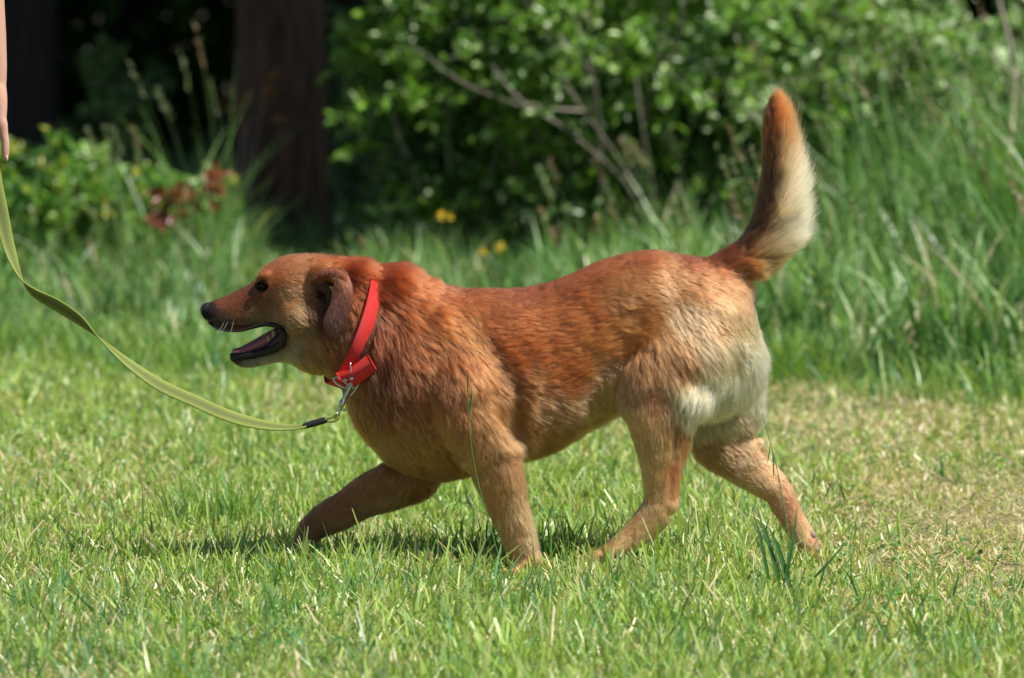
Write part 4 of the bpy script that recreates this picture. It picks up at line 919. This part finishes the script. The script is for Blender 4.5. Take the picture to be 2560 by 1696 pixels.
    ang = (cl1 * .20 + cb1 * .10 + wide * .22) * np.clip(L / .02, .25, 1.25) + rng.normal(0, .07, n) + crnd[:, 0] * .07 * np.clip(L / .02, .3, 1)
    ang = np.where(tailm, ang * .35, ang)
    dx = d2[:, 0] * np.cos(ang) - d2[:, 1] * np.sin(ang); dy = d2[:, 0] * np.sin(ang) + d2[:, 1] * np.cos(ang)
    D = np.stack([dx, rng.normal(0, .08, n), -dy], 1); D = D - nn * (D * nn).sum(1, keepdims=True)
    D = norm(D + nn * 1e-3 * rng.normal(0, 1, (n, 1)))
    lift = np.clip(lift * (1 + cl2 * .28) + cb2 * .045 * np.clip(L / .02, .2, 1) + rng.normal(0, .05, n) + crnd[:, 1] * .05 + (rng.uniform(0, 1, n) < .07) * .28, .03, 1.0)
    L = L * (1 + cl2 * .12) * rng.uniform(.65, 1.12, n) 
    # colour: shade painted at the roots to lighter tips, streaks along the locks
    sdir = norm(np.stack([d2[:, 0], np.zeros(n), -d2[:, 1]], 1)); sper = np.stack([sdir[:, 2], np.zeros(n), -sdir[:, 0]], 1)
    sp = np.stack([(p * sdir).sum(1) * 18, p[:, 1] * 60, (p * sper).sum(1) * 150], 1); st_ = noise(sp, 1, 206) * .7 + noise(sp, 2.3, 207) * .4
    st_ = np.where(tailm, st_ * .35, st_); br_ = 1 + .26 * st_ + .10 * np.where(tailm, 0, wide) + rng.normal(0, .12, n) + crnd[:, 2] * np.where(tailm, .06, .12); col = col * np.clip(br_, .45, 1.6)[:, None]
    warm = rng.normal(0, .05, n); col[:, 1] *= 1 + warm; col[:, 2] *= 1 + 1.6 * warm
    if not ear:
        dk = (noise(p, 170, 208) > .45) & (gx < 900) & (gx > 640) & (gy < 700); col[dk] *= .7
    cdv = cc_ - p; cdv = cdv * np.minimum(1, .012 / np.maximum(np.linalg.norm(cdv, axis=1, keepdims=True), 1e-6)); cdv *= (np.clip((L - .005) / .016, .1, 1) * np.where(tailm, .4, .46))[:, None]; cdv = cdv[keep]
    k = keep; p, nn, D, L, lift, col, cb1, cl2 = p[k], nn[k], D[k], L[k], lift[k], np.clip(col[k], .003, .95), cb1[k], cl2[k]; n = len(p)
    K = 6; ts = np.linspace(0, 1, K); side = norm(np.cross(nn, D)); PT = np.zeros((n, K, 3), np.float32)
    curl = np.clip((L - .016) / .02, 0, 1) * (.0017) * (noise(p, 22, 209) * .6 + .8); phs = cl2 * 5 + cb1 * 3
    # gravity settles long hair slightly
    for i, tt in enumerate(ts):
        q = p + D * (L * tt * (1 - .10 * lift))[:, None] + nn * (L * lift * (tt - .42 * tt * tt) * 1.15)[:, None]
        q = q + side * (curl * np.sin(tt * 5.2 + phs) * tt)[:, None]; q[:, 2] -= L * L * tt * tt * 2.2
        q = q + cdv * tt ** 1.4; PT[:, i] = q
    hc = bpy.data.hair_curves.new(name); hc.add_curves([K] * n)
    hc.attributes['position'].data.foreach_set('vector', PT.reshape(-1)) if 'position' in hc.attributes else None
    ra = hc.attributes.get('radius') or hc.attributes.new('radius', 'FLOAT', 'POINT')
    r0 = np.clip(.00016 + L * .006, .00018, .00030)[:, None] * np.clip(1 - ts[None, :] ** 1.6 * .85, .12, 1)[:] * rng.uniform(.8, 1.2, (n, 1))
    ra.data.foreach_set('value', r0.astype(np.float32).ravel())
    ca = hc.attributes.new('HairCol', 'FLOAT_COLOR', 'CURVE'); c4 = np.ones((n, 4), np.float32); c4[:, :3] = col; ca.data.foreach_set('color', c4.ravel())
    o = bpy.data.objects.new(name, hc); COL.objects.link(o); hc.materials.append(mat_); o.parent = dog; o.location = -Vector(dog.location)
    return o
mh = bpy.data.materials.new('dog_hair'); mh.use_nodes = True; t = mh.node_tree; t.nodes.remove(t.nodes['Principled BSDF'])
hb = t.nodes.new('ShaderNodeBsdfHairPrincipled'); hb.model = 'CHIANG'; hb.parametrization = 'COLOR'
at = t.nodes.new('ShaderNodeAttribute'); at.attribute_name = 'HairCol'
hi = t.nodes.new('ShaderNodeHairInfo'); mr = t.nodes.new('ShaderNodeMapRange'); mr.inputs[3].default_value = .46; mr.inputs[4].default_value = 1.2  # roots darkened to imitate the shade inside the coat
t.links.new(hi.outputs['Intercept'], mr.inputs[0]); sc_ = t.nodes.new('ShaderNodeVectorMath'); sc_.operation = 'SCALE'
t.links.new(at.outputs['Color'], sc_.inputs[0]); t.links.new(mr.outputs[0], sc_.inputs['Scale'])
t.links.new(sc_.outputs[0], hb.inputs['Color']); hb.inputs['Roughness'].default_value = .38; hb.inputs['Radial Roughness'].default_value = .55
t.links.new(hb.outputs[0], t.nodes['Material Output'].inputs[0])
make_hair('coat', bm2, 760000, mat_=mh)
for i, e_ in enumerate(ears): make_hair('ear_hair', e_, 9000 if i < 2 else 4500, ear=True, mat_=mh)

# ================================================================== COLLAR
M_red = plain('red_webbing', (.72, .035, .035), .6, noise_amt=.15, nscale=500)
t = M_red.node_tree; wv_ = t.nodes.new('ShaderNodeTexWave'); wv_.inputs['Scale'].default_value = 260; wv_.bands_direction = 'DIAGONAL'; wv_.inputs['Distortion'].default_value = 1.5
tc_ = t.nodes.new('ShaderNodeTexCoord'); t.links.new(tc_.outputs['Object'], wv_.inputs['Vector']); bp_ = t.nodes.new('ShaderNodeBump'); bp_.inputs['Strength'].default_value = .7; bp_.inputs['Distance'].default_value = .0012
t.links.new(wv_.outputs['Fac'], bp_.inputs['Height']); t.links.new(bp_.outputs[0], t.nodes['Principled BSDF'].inputs['Normal']); t.nodes['Principled BSDF'].inputs['Specular IOR Level'].default_value = .25
M_steel = plain('steel', (.55, .57, .60), .22, metal=1, noise_amt=.1)
M_rubber = plain('black_sleeve', (.012, .012, .014), .45)
coll = empty('dog_collar', tuple(CC), label='bright red webbing collar with metal buckle round the dog\'s neck', cat='collar')
def cpt(th, off=0, s=1.0):
    return CC + CAx * 1.03 * math.cos(th) * s + CLat * 1.07 * math.sin(th) * s + CN * off
def strap(thetas, w, th, off=0, lift=1.0):
    V = []; m = len(thetas)
    for a in thetas:
        c = cpt(a); o = norm((c - CC) - CN * ((c - CC) @ CN)); c = cpt(a, off, 1.0) + o * (lift - 1)
        for (u, v) in ((-.5, 0), (-.47, 1), (0, 1.15), (.47, 1), (.5, 0)): V.append(c + CN * u * w + o * v * th)
    i = np.arange(m - 1)[:, None] * 5; j = np.arange(5)[None]; j2 = (j + 1) % 5
    fs = np.stack([i + j, i + j2, i + 5 + j2, i + 5 + j], -1).reshape(-1, 4)
    return np.array(V), [fs, np.array([[0, 1, 2, 3, 4], [(m - 1) * 5 + k for k in (4, 3, 2, 1, 0)]])]
link('strap', Bag().add(strap(np.linspace(.0, 2 * np.pi, 73), .034, .0030)).mesh(), M_red, coll)
# free end of the strap sticking out by the buckle
def ribbon(pts, wv, th):
    pts = np.array(pts, float); T = norm(np.gradient(pts, axis=0)); V = []
    for p_, t_, w_ in zip(pts, T, wv):
        nn = norm(np.cross(t_, w_)); w_ = np.array(w_)
        for (u, v) in ((-.5, -.5), (-.5, .5), (.5, .5), (.5, -.5)): V.append(p_ + w_ * u + nn * v * th)
    m = len(pts); i = np.arange(m - 1)[:, None] * 4; j = np.arange(4)[None]; j2 = (j + 1) % 4
    fs = np.stack([i + j, i + j2, i + 4 + j2, i + 4 + j], -1).reshape(-1, 4)
    return np.array(V), np.vstack([fs, [[0, 1, 2, 3], [(m - 1) * 4 + k for k in (3, 2, 1, 0)]]])
fl = catmull([P(852, 952, -.074), P(880, 944, -.090), P(908, 924, -.101), P(930, 905, -.108)], 5)
wd_ = P(891, 897, -.10) - P(910, 930, -.10)
wv = np.tile((wd_ / np.linalg.norm(wd_)) * .036, (len(fl), 1))
link('strap_end', Bag().add(ribbon(fl, wv, .0038)).mesh(), M_red, coll)
c = P(879, 947, -.0935); link('rivet', Bag().add(ellipsoid(c, .0045, .0018, .0035)).mesh(), M_steel, coll)
link('rivet', Bag().add(ellipsoid(P(864, 951, -.087), .0042, .0018, .0028)).mesh(), M_steel, coll)
def loop(pts, r, closed=True):
    pts = list(pts) + ([pts[0], pts[1]] if closed else []); return tube3(pts, [r] * len(pts), 8, 3)
link('buckle', Bag().add(loop([P(833, 946, -.060), P(846, 944, -.072), P(874, 966, -.082), P(866, 970, -.076), P(845, 962, -.066)], .0022)).mesh(), M_steel, coll)
link('buckle_tongue', Bag().add(tube3([P(878, 930, -.095), P(876, 912, -.094), P(877, 906, -.090)], [.0016, .0016, .0013], 7, 3)).mesh(), M_steel, coll)
link('leash_ring', Bag().add(loop([P(870, 962, -.085), P(889, 955, -.088), P(898, 958, -.086), P(888, 968, -.083), P(872, 972, -.082)], .0022)).mesh(), M_steel, coll)

# ================================================================== LEASH
leash = empty('dog_leash', tuple(P(0, 560, -.1)), label='lime-green webbing leash curving from the hand down to the dog\'s collar', cat='leash')
LP_ = [(-40, 285, 30, -.06), (-31, 345, 25, -.065), (-15, 436, 20, -.07), (3, 528, 12, -.08), (20, 610, 34, -.09), (50, 691, 84, -.10), (84, 731, 128, -.10), (140, 762, 150, -.10), (196, 799, 138, -.10), (245, 843, 96, -.10),
       (316, 905, 62, -.09), (393, 959, 40, -.09), (456, 990, 38, -.09), (480, 1000, 38, -.09), (546, 1030, 38, -.09), (613, 1053, 45, -.085), (679, 1066, 60, -.085), (729, 1069, 75, -.085), (766, 1064, 80, -.085)]
D = catmull(LP_, 8); pts = np.array([P(a, b_, y) for a, b_, _, y in D]); T = norm(np.gradient(pts, axis=0)); Wm = 9; V = []; UVu = []; UVv = []; acc = 0
for i, (p_, t_, r_) in enumerate(zip(pts, T, D)):
    ph = R(r_[2]); inpl = norm(np.cross(t_, [0, -1, 0])); wvv = inpl * math.cos(ph) + np.array([0, -1, 0]) * math.sin(ph); nn = norm(np.cross(t_, wvv))
    if i: acc += np.linalg.norm(pts[i] - pts[i - 1])
    for k in range(Wm): u = k / (Wm - 1) - .5; V.append(p_ + wvv * u * .027 + nn * .0012); UVu.append(k / (Wm - 1)); UVv.append(acc)
    for k in range(Wm - 1, -1, -1): u = k / (Wm - 1) - .5; V.append(p_ + wvv * u * .027 - nn * .0012); UVu.append(k / (Wm - 1)); UVv.append(acc)
m2 = 2 * Wm; i = np.arange(len(pts) - 1)[:, None] * m2; j = np.arange(m2)[None]; j2 = (j + 1) % m2
fs = np.stack([i + j, i + j2, i + m2 + j2, i + m2 + j], -1).reshape(-1, 4)
me = mesh_np('leash', np.array(V), fs)
a1 = me.attributes.new('su', 'FLOAT', 'POINT'); a1.data.foreach_set('value', np.array(UVu, np.float32)); a2 = me.attributes.new('sv', 'FLOAT', 'POINT'); a2.data.foreach_set('value', np.array(UVv, np.float32))
M_leash, t, b = mat('lime_webbing')
au = t.nodes.new('ShaderNodeAttribute'); au.attribute_name = 'su'; av = t.nodes.new('ShaderNodeAttribute'); av.attribute_name = 'sv'
cx = t.nodes.new('ShaderNodeCombineXYZ'); m1 = t.nodes.new('ShaderNodeMath'); m1.operation = 'MULTIPLY'; m1.inputs[1].default_value = 14; m2_ = t.nodes.new('ShaderNodeMath'); m2_.operation = 'MULTIPLY'; m2_.inputs[1].default_value = 520
t.links.new(au.outputs['Fac'], m1.inputs[0]); t.links.new(av.outputs['Fac'], m2_.inputs[0]); t.links.new(m1.outputs[0], cx.inputs[0]); t.links.new(m2_.outputs[0], cx.inputs[1])
vo = t.nodes.new('ShaderNodeTexVoronoi'); vo.inputs['Scale'].default_value = 1; vo.inputs['Randomness'].default_value = .35; t.links.new(cx.outputs[0], vo.inputs['Vector'])
# dirt is worn into the middle of the strap
sb = t.nodes.new('ShaderNodeMath'); sb.operation = 'SUBTRACT'; sb.inputs[1].default_value = .5; ab = t.nodes.new('ShaderNodeMath'); ab.operation = 'ABSOLUTE'
t.links.new(au.outputs['Fac'], sb.inputs[0]); t.links.new(sb.outputs[0], ab.inputs[0])
nz = t.nodes.new('ShaderNodeTexNoise'); nz.inputs['Scale'].default_value = .03; nz.noise_dimensions = '3D'; t.links.new(cx.outputs[0], nz.inputs['Vector'])
md = t.nodes.new('ShaderNodeMath'); md.operation = 'MULTIPLY_ADD'; md.inputs[1].default_value = .75; t.links.new(ab.outputs[0], md.inputs[0])
mv = t.nodes.new('ShaderNodeMath'); mv.operation = 'MULTIPLY'; mv.inputs[1].default_value = .42; t.links.new(vo.outputs['Distance'], mv.inputs[0]); t.links.new(mv.outputs[0], md.inputs[2])
rp = t.nodes.new('ShaderNodeValToRGB'); rp.color_ramp.elements[0].color = (.10, .125, .03, 1); rp.color_ramp.elements[1].color = (.21, .265, .045, 1); rp.color_ramp.elements[0].position = .22; rp.color_ramp.elements[1].position = .52
t.links.new(md.outputs[0], rp.inputs[0]); t.links.new(rp.outputs[0], b.inputs['Base Color']); b.inputs['Roughness'].default_value = .75
bp = t.nodes.new('ShaderNodeBump'); bp.inputs['Distance'].default_value = .001; t.links.new(vo.outputs['Distance'], bp.inputs['Height']); t.links.new(bp.outputs[0], b.inputs['Normal'])
link('strap', me, M_leash, leash)
link('sleeve', Bag().add(tube3([P(763, 1065, -.085), P(788, 1058, -.085), P(812, 1051, -.085)], [.0062, .0068, .0064], 12, 4)).mesh(), M_rubber, leash)
link('strap_loop', Bag().add(tube3([P(810, 1050, -.085), P(828, 1043, -.085), P(844, 1040, -.085), P(838, 1052, -.085), P(812, 1054, -.085)], [.003, .003, .003, .003, .003], 8, 4)).mesh(), M_leash, leash)
clip = Bag()
clip.add(loop([P(837, 1045, -.085), P(839, 1034, -.088), P(847, 1036, -.086), P(845, 1048, -.083)], .0022))
clip.add(tube3([P(843, 1038, -.086), P(850, 1023, -.086), P(855, 1012, -.086)], [.0028, .0034, .0040], 10, 3))
clip.add(tube3([P(852, 1014, -.086), P(855, 1008, -.086), P(858, 1002, -.086)], [.0056, .0066, .0052], 12, 3))
clip.add(tube3([P(856, 1006, -.086), P(866, 985, -.086), P(877, 964, -.086)], [.0042, .0044, .0040], 12, 4))
clip.add(tube3([P(873, 972, -.086), P(884, 960, -.086), P(895, 952, -.086), P(897, 960, -.086), P(886, 978, -.086), P(876, 990, -.086)], [.0028, .0026, .0024, .0022, .0022, .0018], 9, 4))
clip.add(tube3([P(852, 1022, -.082), P(862, 1026, -.078)], [.0028, .0030], 8, 3))
link('snap_hook', clip.mesh(), M_steel, leash)

# ================================================================== PERSON (stands left of the frame; forearm and hand reach into it)
M_skin = plain('skin', (.50, .29, .215), .5, noise_amt=.1, nscale=120, spec=.4)
M_shirt = plain('shirt_cloth', (.10, .13, .20), .85, nscale=40); M_jean = plain('trouser_cloth', (.03, .045, .09), .85, nscale=60); M_shoe = plain('shoe_leather', (.05, .04, .035), .5); M_hairp = plain('brown_hair', (.07, .04, .022), .6, nscale=200, noise_amt=.5)
person = empty('person', (-1.42, -.08, 0), label='bare forearm and hand at the left edge, index finger pointing down, holding the leash', cat='person')
PX = -1.40; PY_ = -.06
J = []; E = []; Rr = []
def jt(p, r, par=None):
    J.append(tuple(p)); Rr.append(r)
    if par is not None: E.append((par, len(J) - 1))
    return len(J) - 1
pel = jt((PX, PY_, .95), (.15, .11)); wst = jt((PX, PY_, 1.12), (.13, .10), pel); che = jt((PX, PY_, 1.36), (.15, .11), wst); nk = jt((PX, PY_, 1.53), .055, che)
h1 = jt((PX, PY_ - .02, 1.62), (.068, .08), nk); h2 = jt((PX, PY_ - .01, 1.70), (.075, .092), h1); h3 = jt((PX, PY_, 1.77), (.055, .07), h2)
for s in (-1, 1):
    hp = jt((PX + s * .09, PY_, .88), .085, pel); kn = jt((PX + s * .11, PY_ - .01, .50), .055, hp); an = jt((PX + s * .11, PY_ + .02, .09), .036, kn); jt((PX + s * .13, PY_ - .13, .04), .035, an)
sh2 = jt((PX - .18, PY_, 1.45), .055, che); el2 = jt((PX - .26, PY_, 1.16), .042, sh2); w2 = jt((PX - .27, PY_ - .04, .92), .026, el2); jt((PX - .27, PY_ - .05, .80), .03, w2)
sh = jt((PX + .17, PY_, 1.45), .055, che); up_ = jt((PX + .27, PY_ - .02, 1.34), .046, sh)
el = jt((-1.074, -.085, 1.22), .033, up_); fa = jt(P(-28, 20, -.088), .028, el); fb = jt(P(-18, 120, -.09), .022, fa); wr = jt(P(-14, 170, -.09), .018, fb)
hb_ = Bag(); bs = skin(J, E, Rr, 2, pel); n1_ = len(bs.vertices); v1_ = np.empty(n1_ * 3, np.float32); bs.vertices.foreach_get('co', v1_)
bs.calc_loop_triangles(); t1_ = np.empty(len(bs.loop_triangles) * 3, np.int32); bs.loop_triangles.foreach_get('vertices', t1_); hb_.add((v1_.reshape(-1, 3).astype(float), t1_.reshape(-1, 3)))
def fin(pts, rr): hb_.add(tube3([P(a, b_, c) for a, b_, c in pts], rr, 14, 5))
fin([(-38, -90, -.087), (-34, -20, -.088), (-24, 60, -.089), (-16, 130, -.09), (-11, 172, -.09), (-10, 215, -.09), (-10, 268, -.09)], [.037, .035, .0305, .0262, .0228, .0205, .0165])          # forearm into the wrist
fin([(-6, 182, -.072), (-3, 194, -.078), (-6, 210, -.080)], [.013, .014, .012])                                  # wrist bone
for (x1, y0, y1) in ((0, -.106, -.104), (-3, -.090, -.088), (-6, -.074, -.071), (-9, -.060, -.055)):
    fin([(-10, 195, -.09), (x1 - 2, 245, (y0 - .09) / 2), (x1, 300, y1)], [.018, .0165, .0135])                   # palm
fin([(-2, 290, -.105), (5, 312, -.106), (9, 335, -.106), (13, 358, -.106), (13.5, 382, -.106), (13.5, 398, -.106)], [.0125, .0118, .0095, .0088, .0080, .0062])   # index finger
for (dx, y0, q) in ((-2, -.088, 0), (-6, -.072, 2), (-10, -.057, 8)):
    fin([(dx - 3, 298, y0), (dx - 4, 325 - q, y0), (dx - 12, 347 - q, y0), (dx - 27, 350 - q, y0), (dx - 34, 334 - q, y0), (dx - 30, 318 - q, y0)], [.0120, .0105, .0098, .0090, .0085, .0070])
fin([(-20, 215, -.108), (-34, 255, -.120), (-42, 290, -.124), (-40, 318, -.120), (-34, 336, -.116)], [.014, .0145, .0115, .0100, .0080])
link('body', evaluated(hb_.mesh(), [('REMESH', dict(mode='VOXEL', voxel_size=.0028)), ('SMOOTH', dict(factor=.5, iterations=8))]), M_skin, person)
def sk(name, jj, ee, rr, m): link(name, skin(jj, ee, rr, 2, 0), m, person)
sk('shirt', [(PX, PY_, .93), (PX, PY_, 1.12), (PX, PY_, 1.37), (PX, PY_, 1.48), (PX - .18, PY_, 1.45), (PX - .24, PY_, 1.25), (PX + .17, PY_, 1.45), (PX + .26, PY_ - .02, 1.36)], [(0, 1), (1, 2), (2, 3), (2, 4), (4, 5), (2, 6), (6, 7)], [(.17, .13), (.155, .12), (.17, .13), .075, .075, .07, .075, .072], M_shirt)
sk('trousers', [(PX, PY_, .96), (PX - .09, PY_, .86), (PX - .11, PY_, .5), (PX - .11, PY_ + .02, .10), (PX + .09, PY_, .86), (PX + .11, PY_, .5), (PX + .11, PY_ + .02, .10)], [(0, 1), (1, 2), (2, 3), (0, 4), (4, 5), (5, 6)], [(.165, .125), .105, .075, .06, .105, .075, .06], M_jean)
for s in (-1, 1): sk('shoe', [(PX + s * .11, PY_ + .06, .05), (PX + s * .12, PY_ - .05, .045), (PX + s * .135, PY_ - .17, .035)], [(0, 1), (1, 2)], [(.045, .05), (.048, .042), (.036, .03)], M_shoe)
sk('hair', [(PX, PY_ + .045, 1.56), (PX, PY_ + .04, 1.68), (PX, PY_ + .02, 1.78), (PX, PY_ - .05, 1.80)], [(0, 1), (1, 2), (2, 3)], [.06, .085, .075, .045], M_hairp)
M_white = plain('eye_white', (.7, .7, .68), .3)
for s in (-1, 1):
    link('eye', Bag().add(ellipsoid((PX + s * .031, PY_ - .088, 1.665), .012, .010, .008)).mesh(), M_white, person)
    link('ear', Bag().add(ellipsoid((PX + s * .082, PY_ + .005, 1.655), .010, .018, .030)).mesh(), M_skin, person)
link('nose', Bag().add(tube3([(PX, PY_ - .095, 1.675), (PX, PY_ - .115, 1.635)], [.008, .014], 10, 3)).mesh(), M_skin, person)
link('mouth', Bag().add(tube3([(PX - .024, PY_ - .09, 1.600), (PX, PY_ - .098, 1.598), (PX + .024, PY_ - .09, 1.600)], [.004, .006, .004], 8, 4)).mesh(), plain('lips', (.42, .16, .14), .5), person)
link('fingernail', Bag().add(ellipsoid(P(17.5, 396, -.111), .0022, .0035, .0060)).mesh(), plain('nail', (.62, .40, .34), .3), person)

# ================================================================== SINGLE PLANTS IN FRONT OF THE DOG
def stalk(name, pts, w, label, cat, colr, head=None, r=.0014):
    root = empty(name, tuple(np.array([pts[0][0], pts[0][1], 0])), label=label, cat=cat)
    m_ = plain(name + '_green', colr, .5)
    link('stem', Bag().add(tube3(pts, np.linspace(r, r * .5, len(pts)), 7, 8)).mesh(), m_, root)
    if head is not None:
        b_ = Bag(); n = len(head); g, c = leaves(np.array([h[0] for h in head]), np.array([h[1] for h in head], float), rdir(n), np.array([h[2] for h in head]), np.array([h[3] for h in head]), np.tile(colr, (n, 1)))
        b_.add(g, c); link('leaf', b_.mesh(), M_leaf, root, smooth=False)
    return root
stalk('grass_stem', [P(1262, 1420, -.22), P(1225, 1290, -.22), P(1190, 1160, -.22), P(1174, 1050, -.22), P(1168, 935, -.22)], 0, 'single tall thin grass stem rising in front of the dog\'s shoulder', 'grass stem', (.07, .17, .03),
      [(P(1172, 1010, -.22), (.15, 0, 1), .05, .004), (P(1178, 1075, -.22), (.12, 0, 1), .06, .004), (P(1170, 955, -.22), (-.02, 0, 1), .05, .003)])
stalk('curved_grass_stem', [P(2010, 1520, -.2), P(1975, 1330, -.2), P(1945, 1160, -.2), P(1925, 1080, -.2), P(1905, 1010, -.2)], 0, 'thin leaning grass stem in front of the stretched hind leg', 'grass stem', (.10, .20, .07),
      [(P(1930, 1100, -.2), (.1, 0, -1), .06, .004), (P(1925, 1085, -.2), (-.1, 0, -1), .05, .003)], r=.0013)
q = [P(1880, 1600, -.5), P(1895, 1500, -.5)]
bl = []
for (x0, y0, x1, y1, wd_) in ((1960, 1500, 1905, 1310, .011), (1985, 1480, 1930, 1320, .012), (1930, 1530, 1890, 1330, .008), (1980, 1500, 2110, 1390, .006), (1950, 1500, 2000, 1300, .008)):
    a_ = P(x0, y0, -.45); b_ = P(x1, y1, -.45); bl.append((a_, b_ - a_, np.linalg.norm(b_ - a_), wd_))
root = empty('plantain_plant', tuple(np.array([P(1960, 1500, -.45)[0], -.45, 0])), label='dark green narrow-leaved plantain standing below the stretched hind foot', cat='plant')
for (a_, d_, L_, wd_) in bl:
    g, c = leaves(np.array([[a_[0], a_[1], .0]]), d_[None] + [[0, 0, .02]], np.array([[.3, -1, .2]]), np.array([L_ + .03]), np.array([wd_]), np.array([[.05, .15, .04]])); bb = Bag(); bb.add(g, c); link('leaf', bb.mesh(), M_leaf, root, smooth=False)
link('stem', Bag().add(tube3([P(1985, 1530, -.45), P(1960, 1430, -.45), P(1930, 1325, -.45)], [.0012, .0011, .001], 6, 5)).mesh(), M_stem, root)
M_dry = plain('dry_straw', (.50, .46, .26), .6)
tag(link('dry_grass_arc', Bag().add(tube3([G(-30, 1410), G(10, 1395) + [0, 0, .018], G(60, 1398) + [0, 0, .022], G(105, 1410) + [0, 0, .004]], [.0012, .0014, .0013, .001], 7, 8)).mesh(), M_dry), 'pale dry grass blade arched over the lawn at the left edge', 'dry grass')

# the lawn surface lies two centimetres below the reference plane used for measuring
for o_ in list(COL.objects):
    if o_.parent is None and o_.type in ('MESH', 'EMPTY') and o_.get('category') not in ('dog', 'collar', 'leash', 'person'):
        o_.location.z -= .02
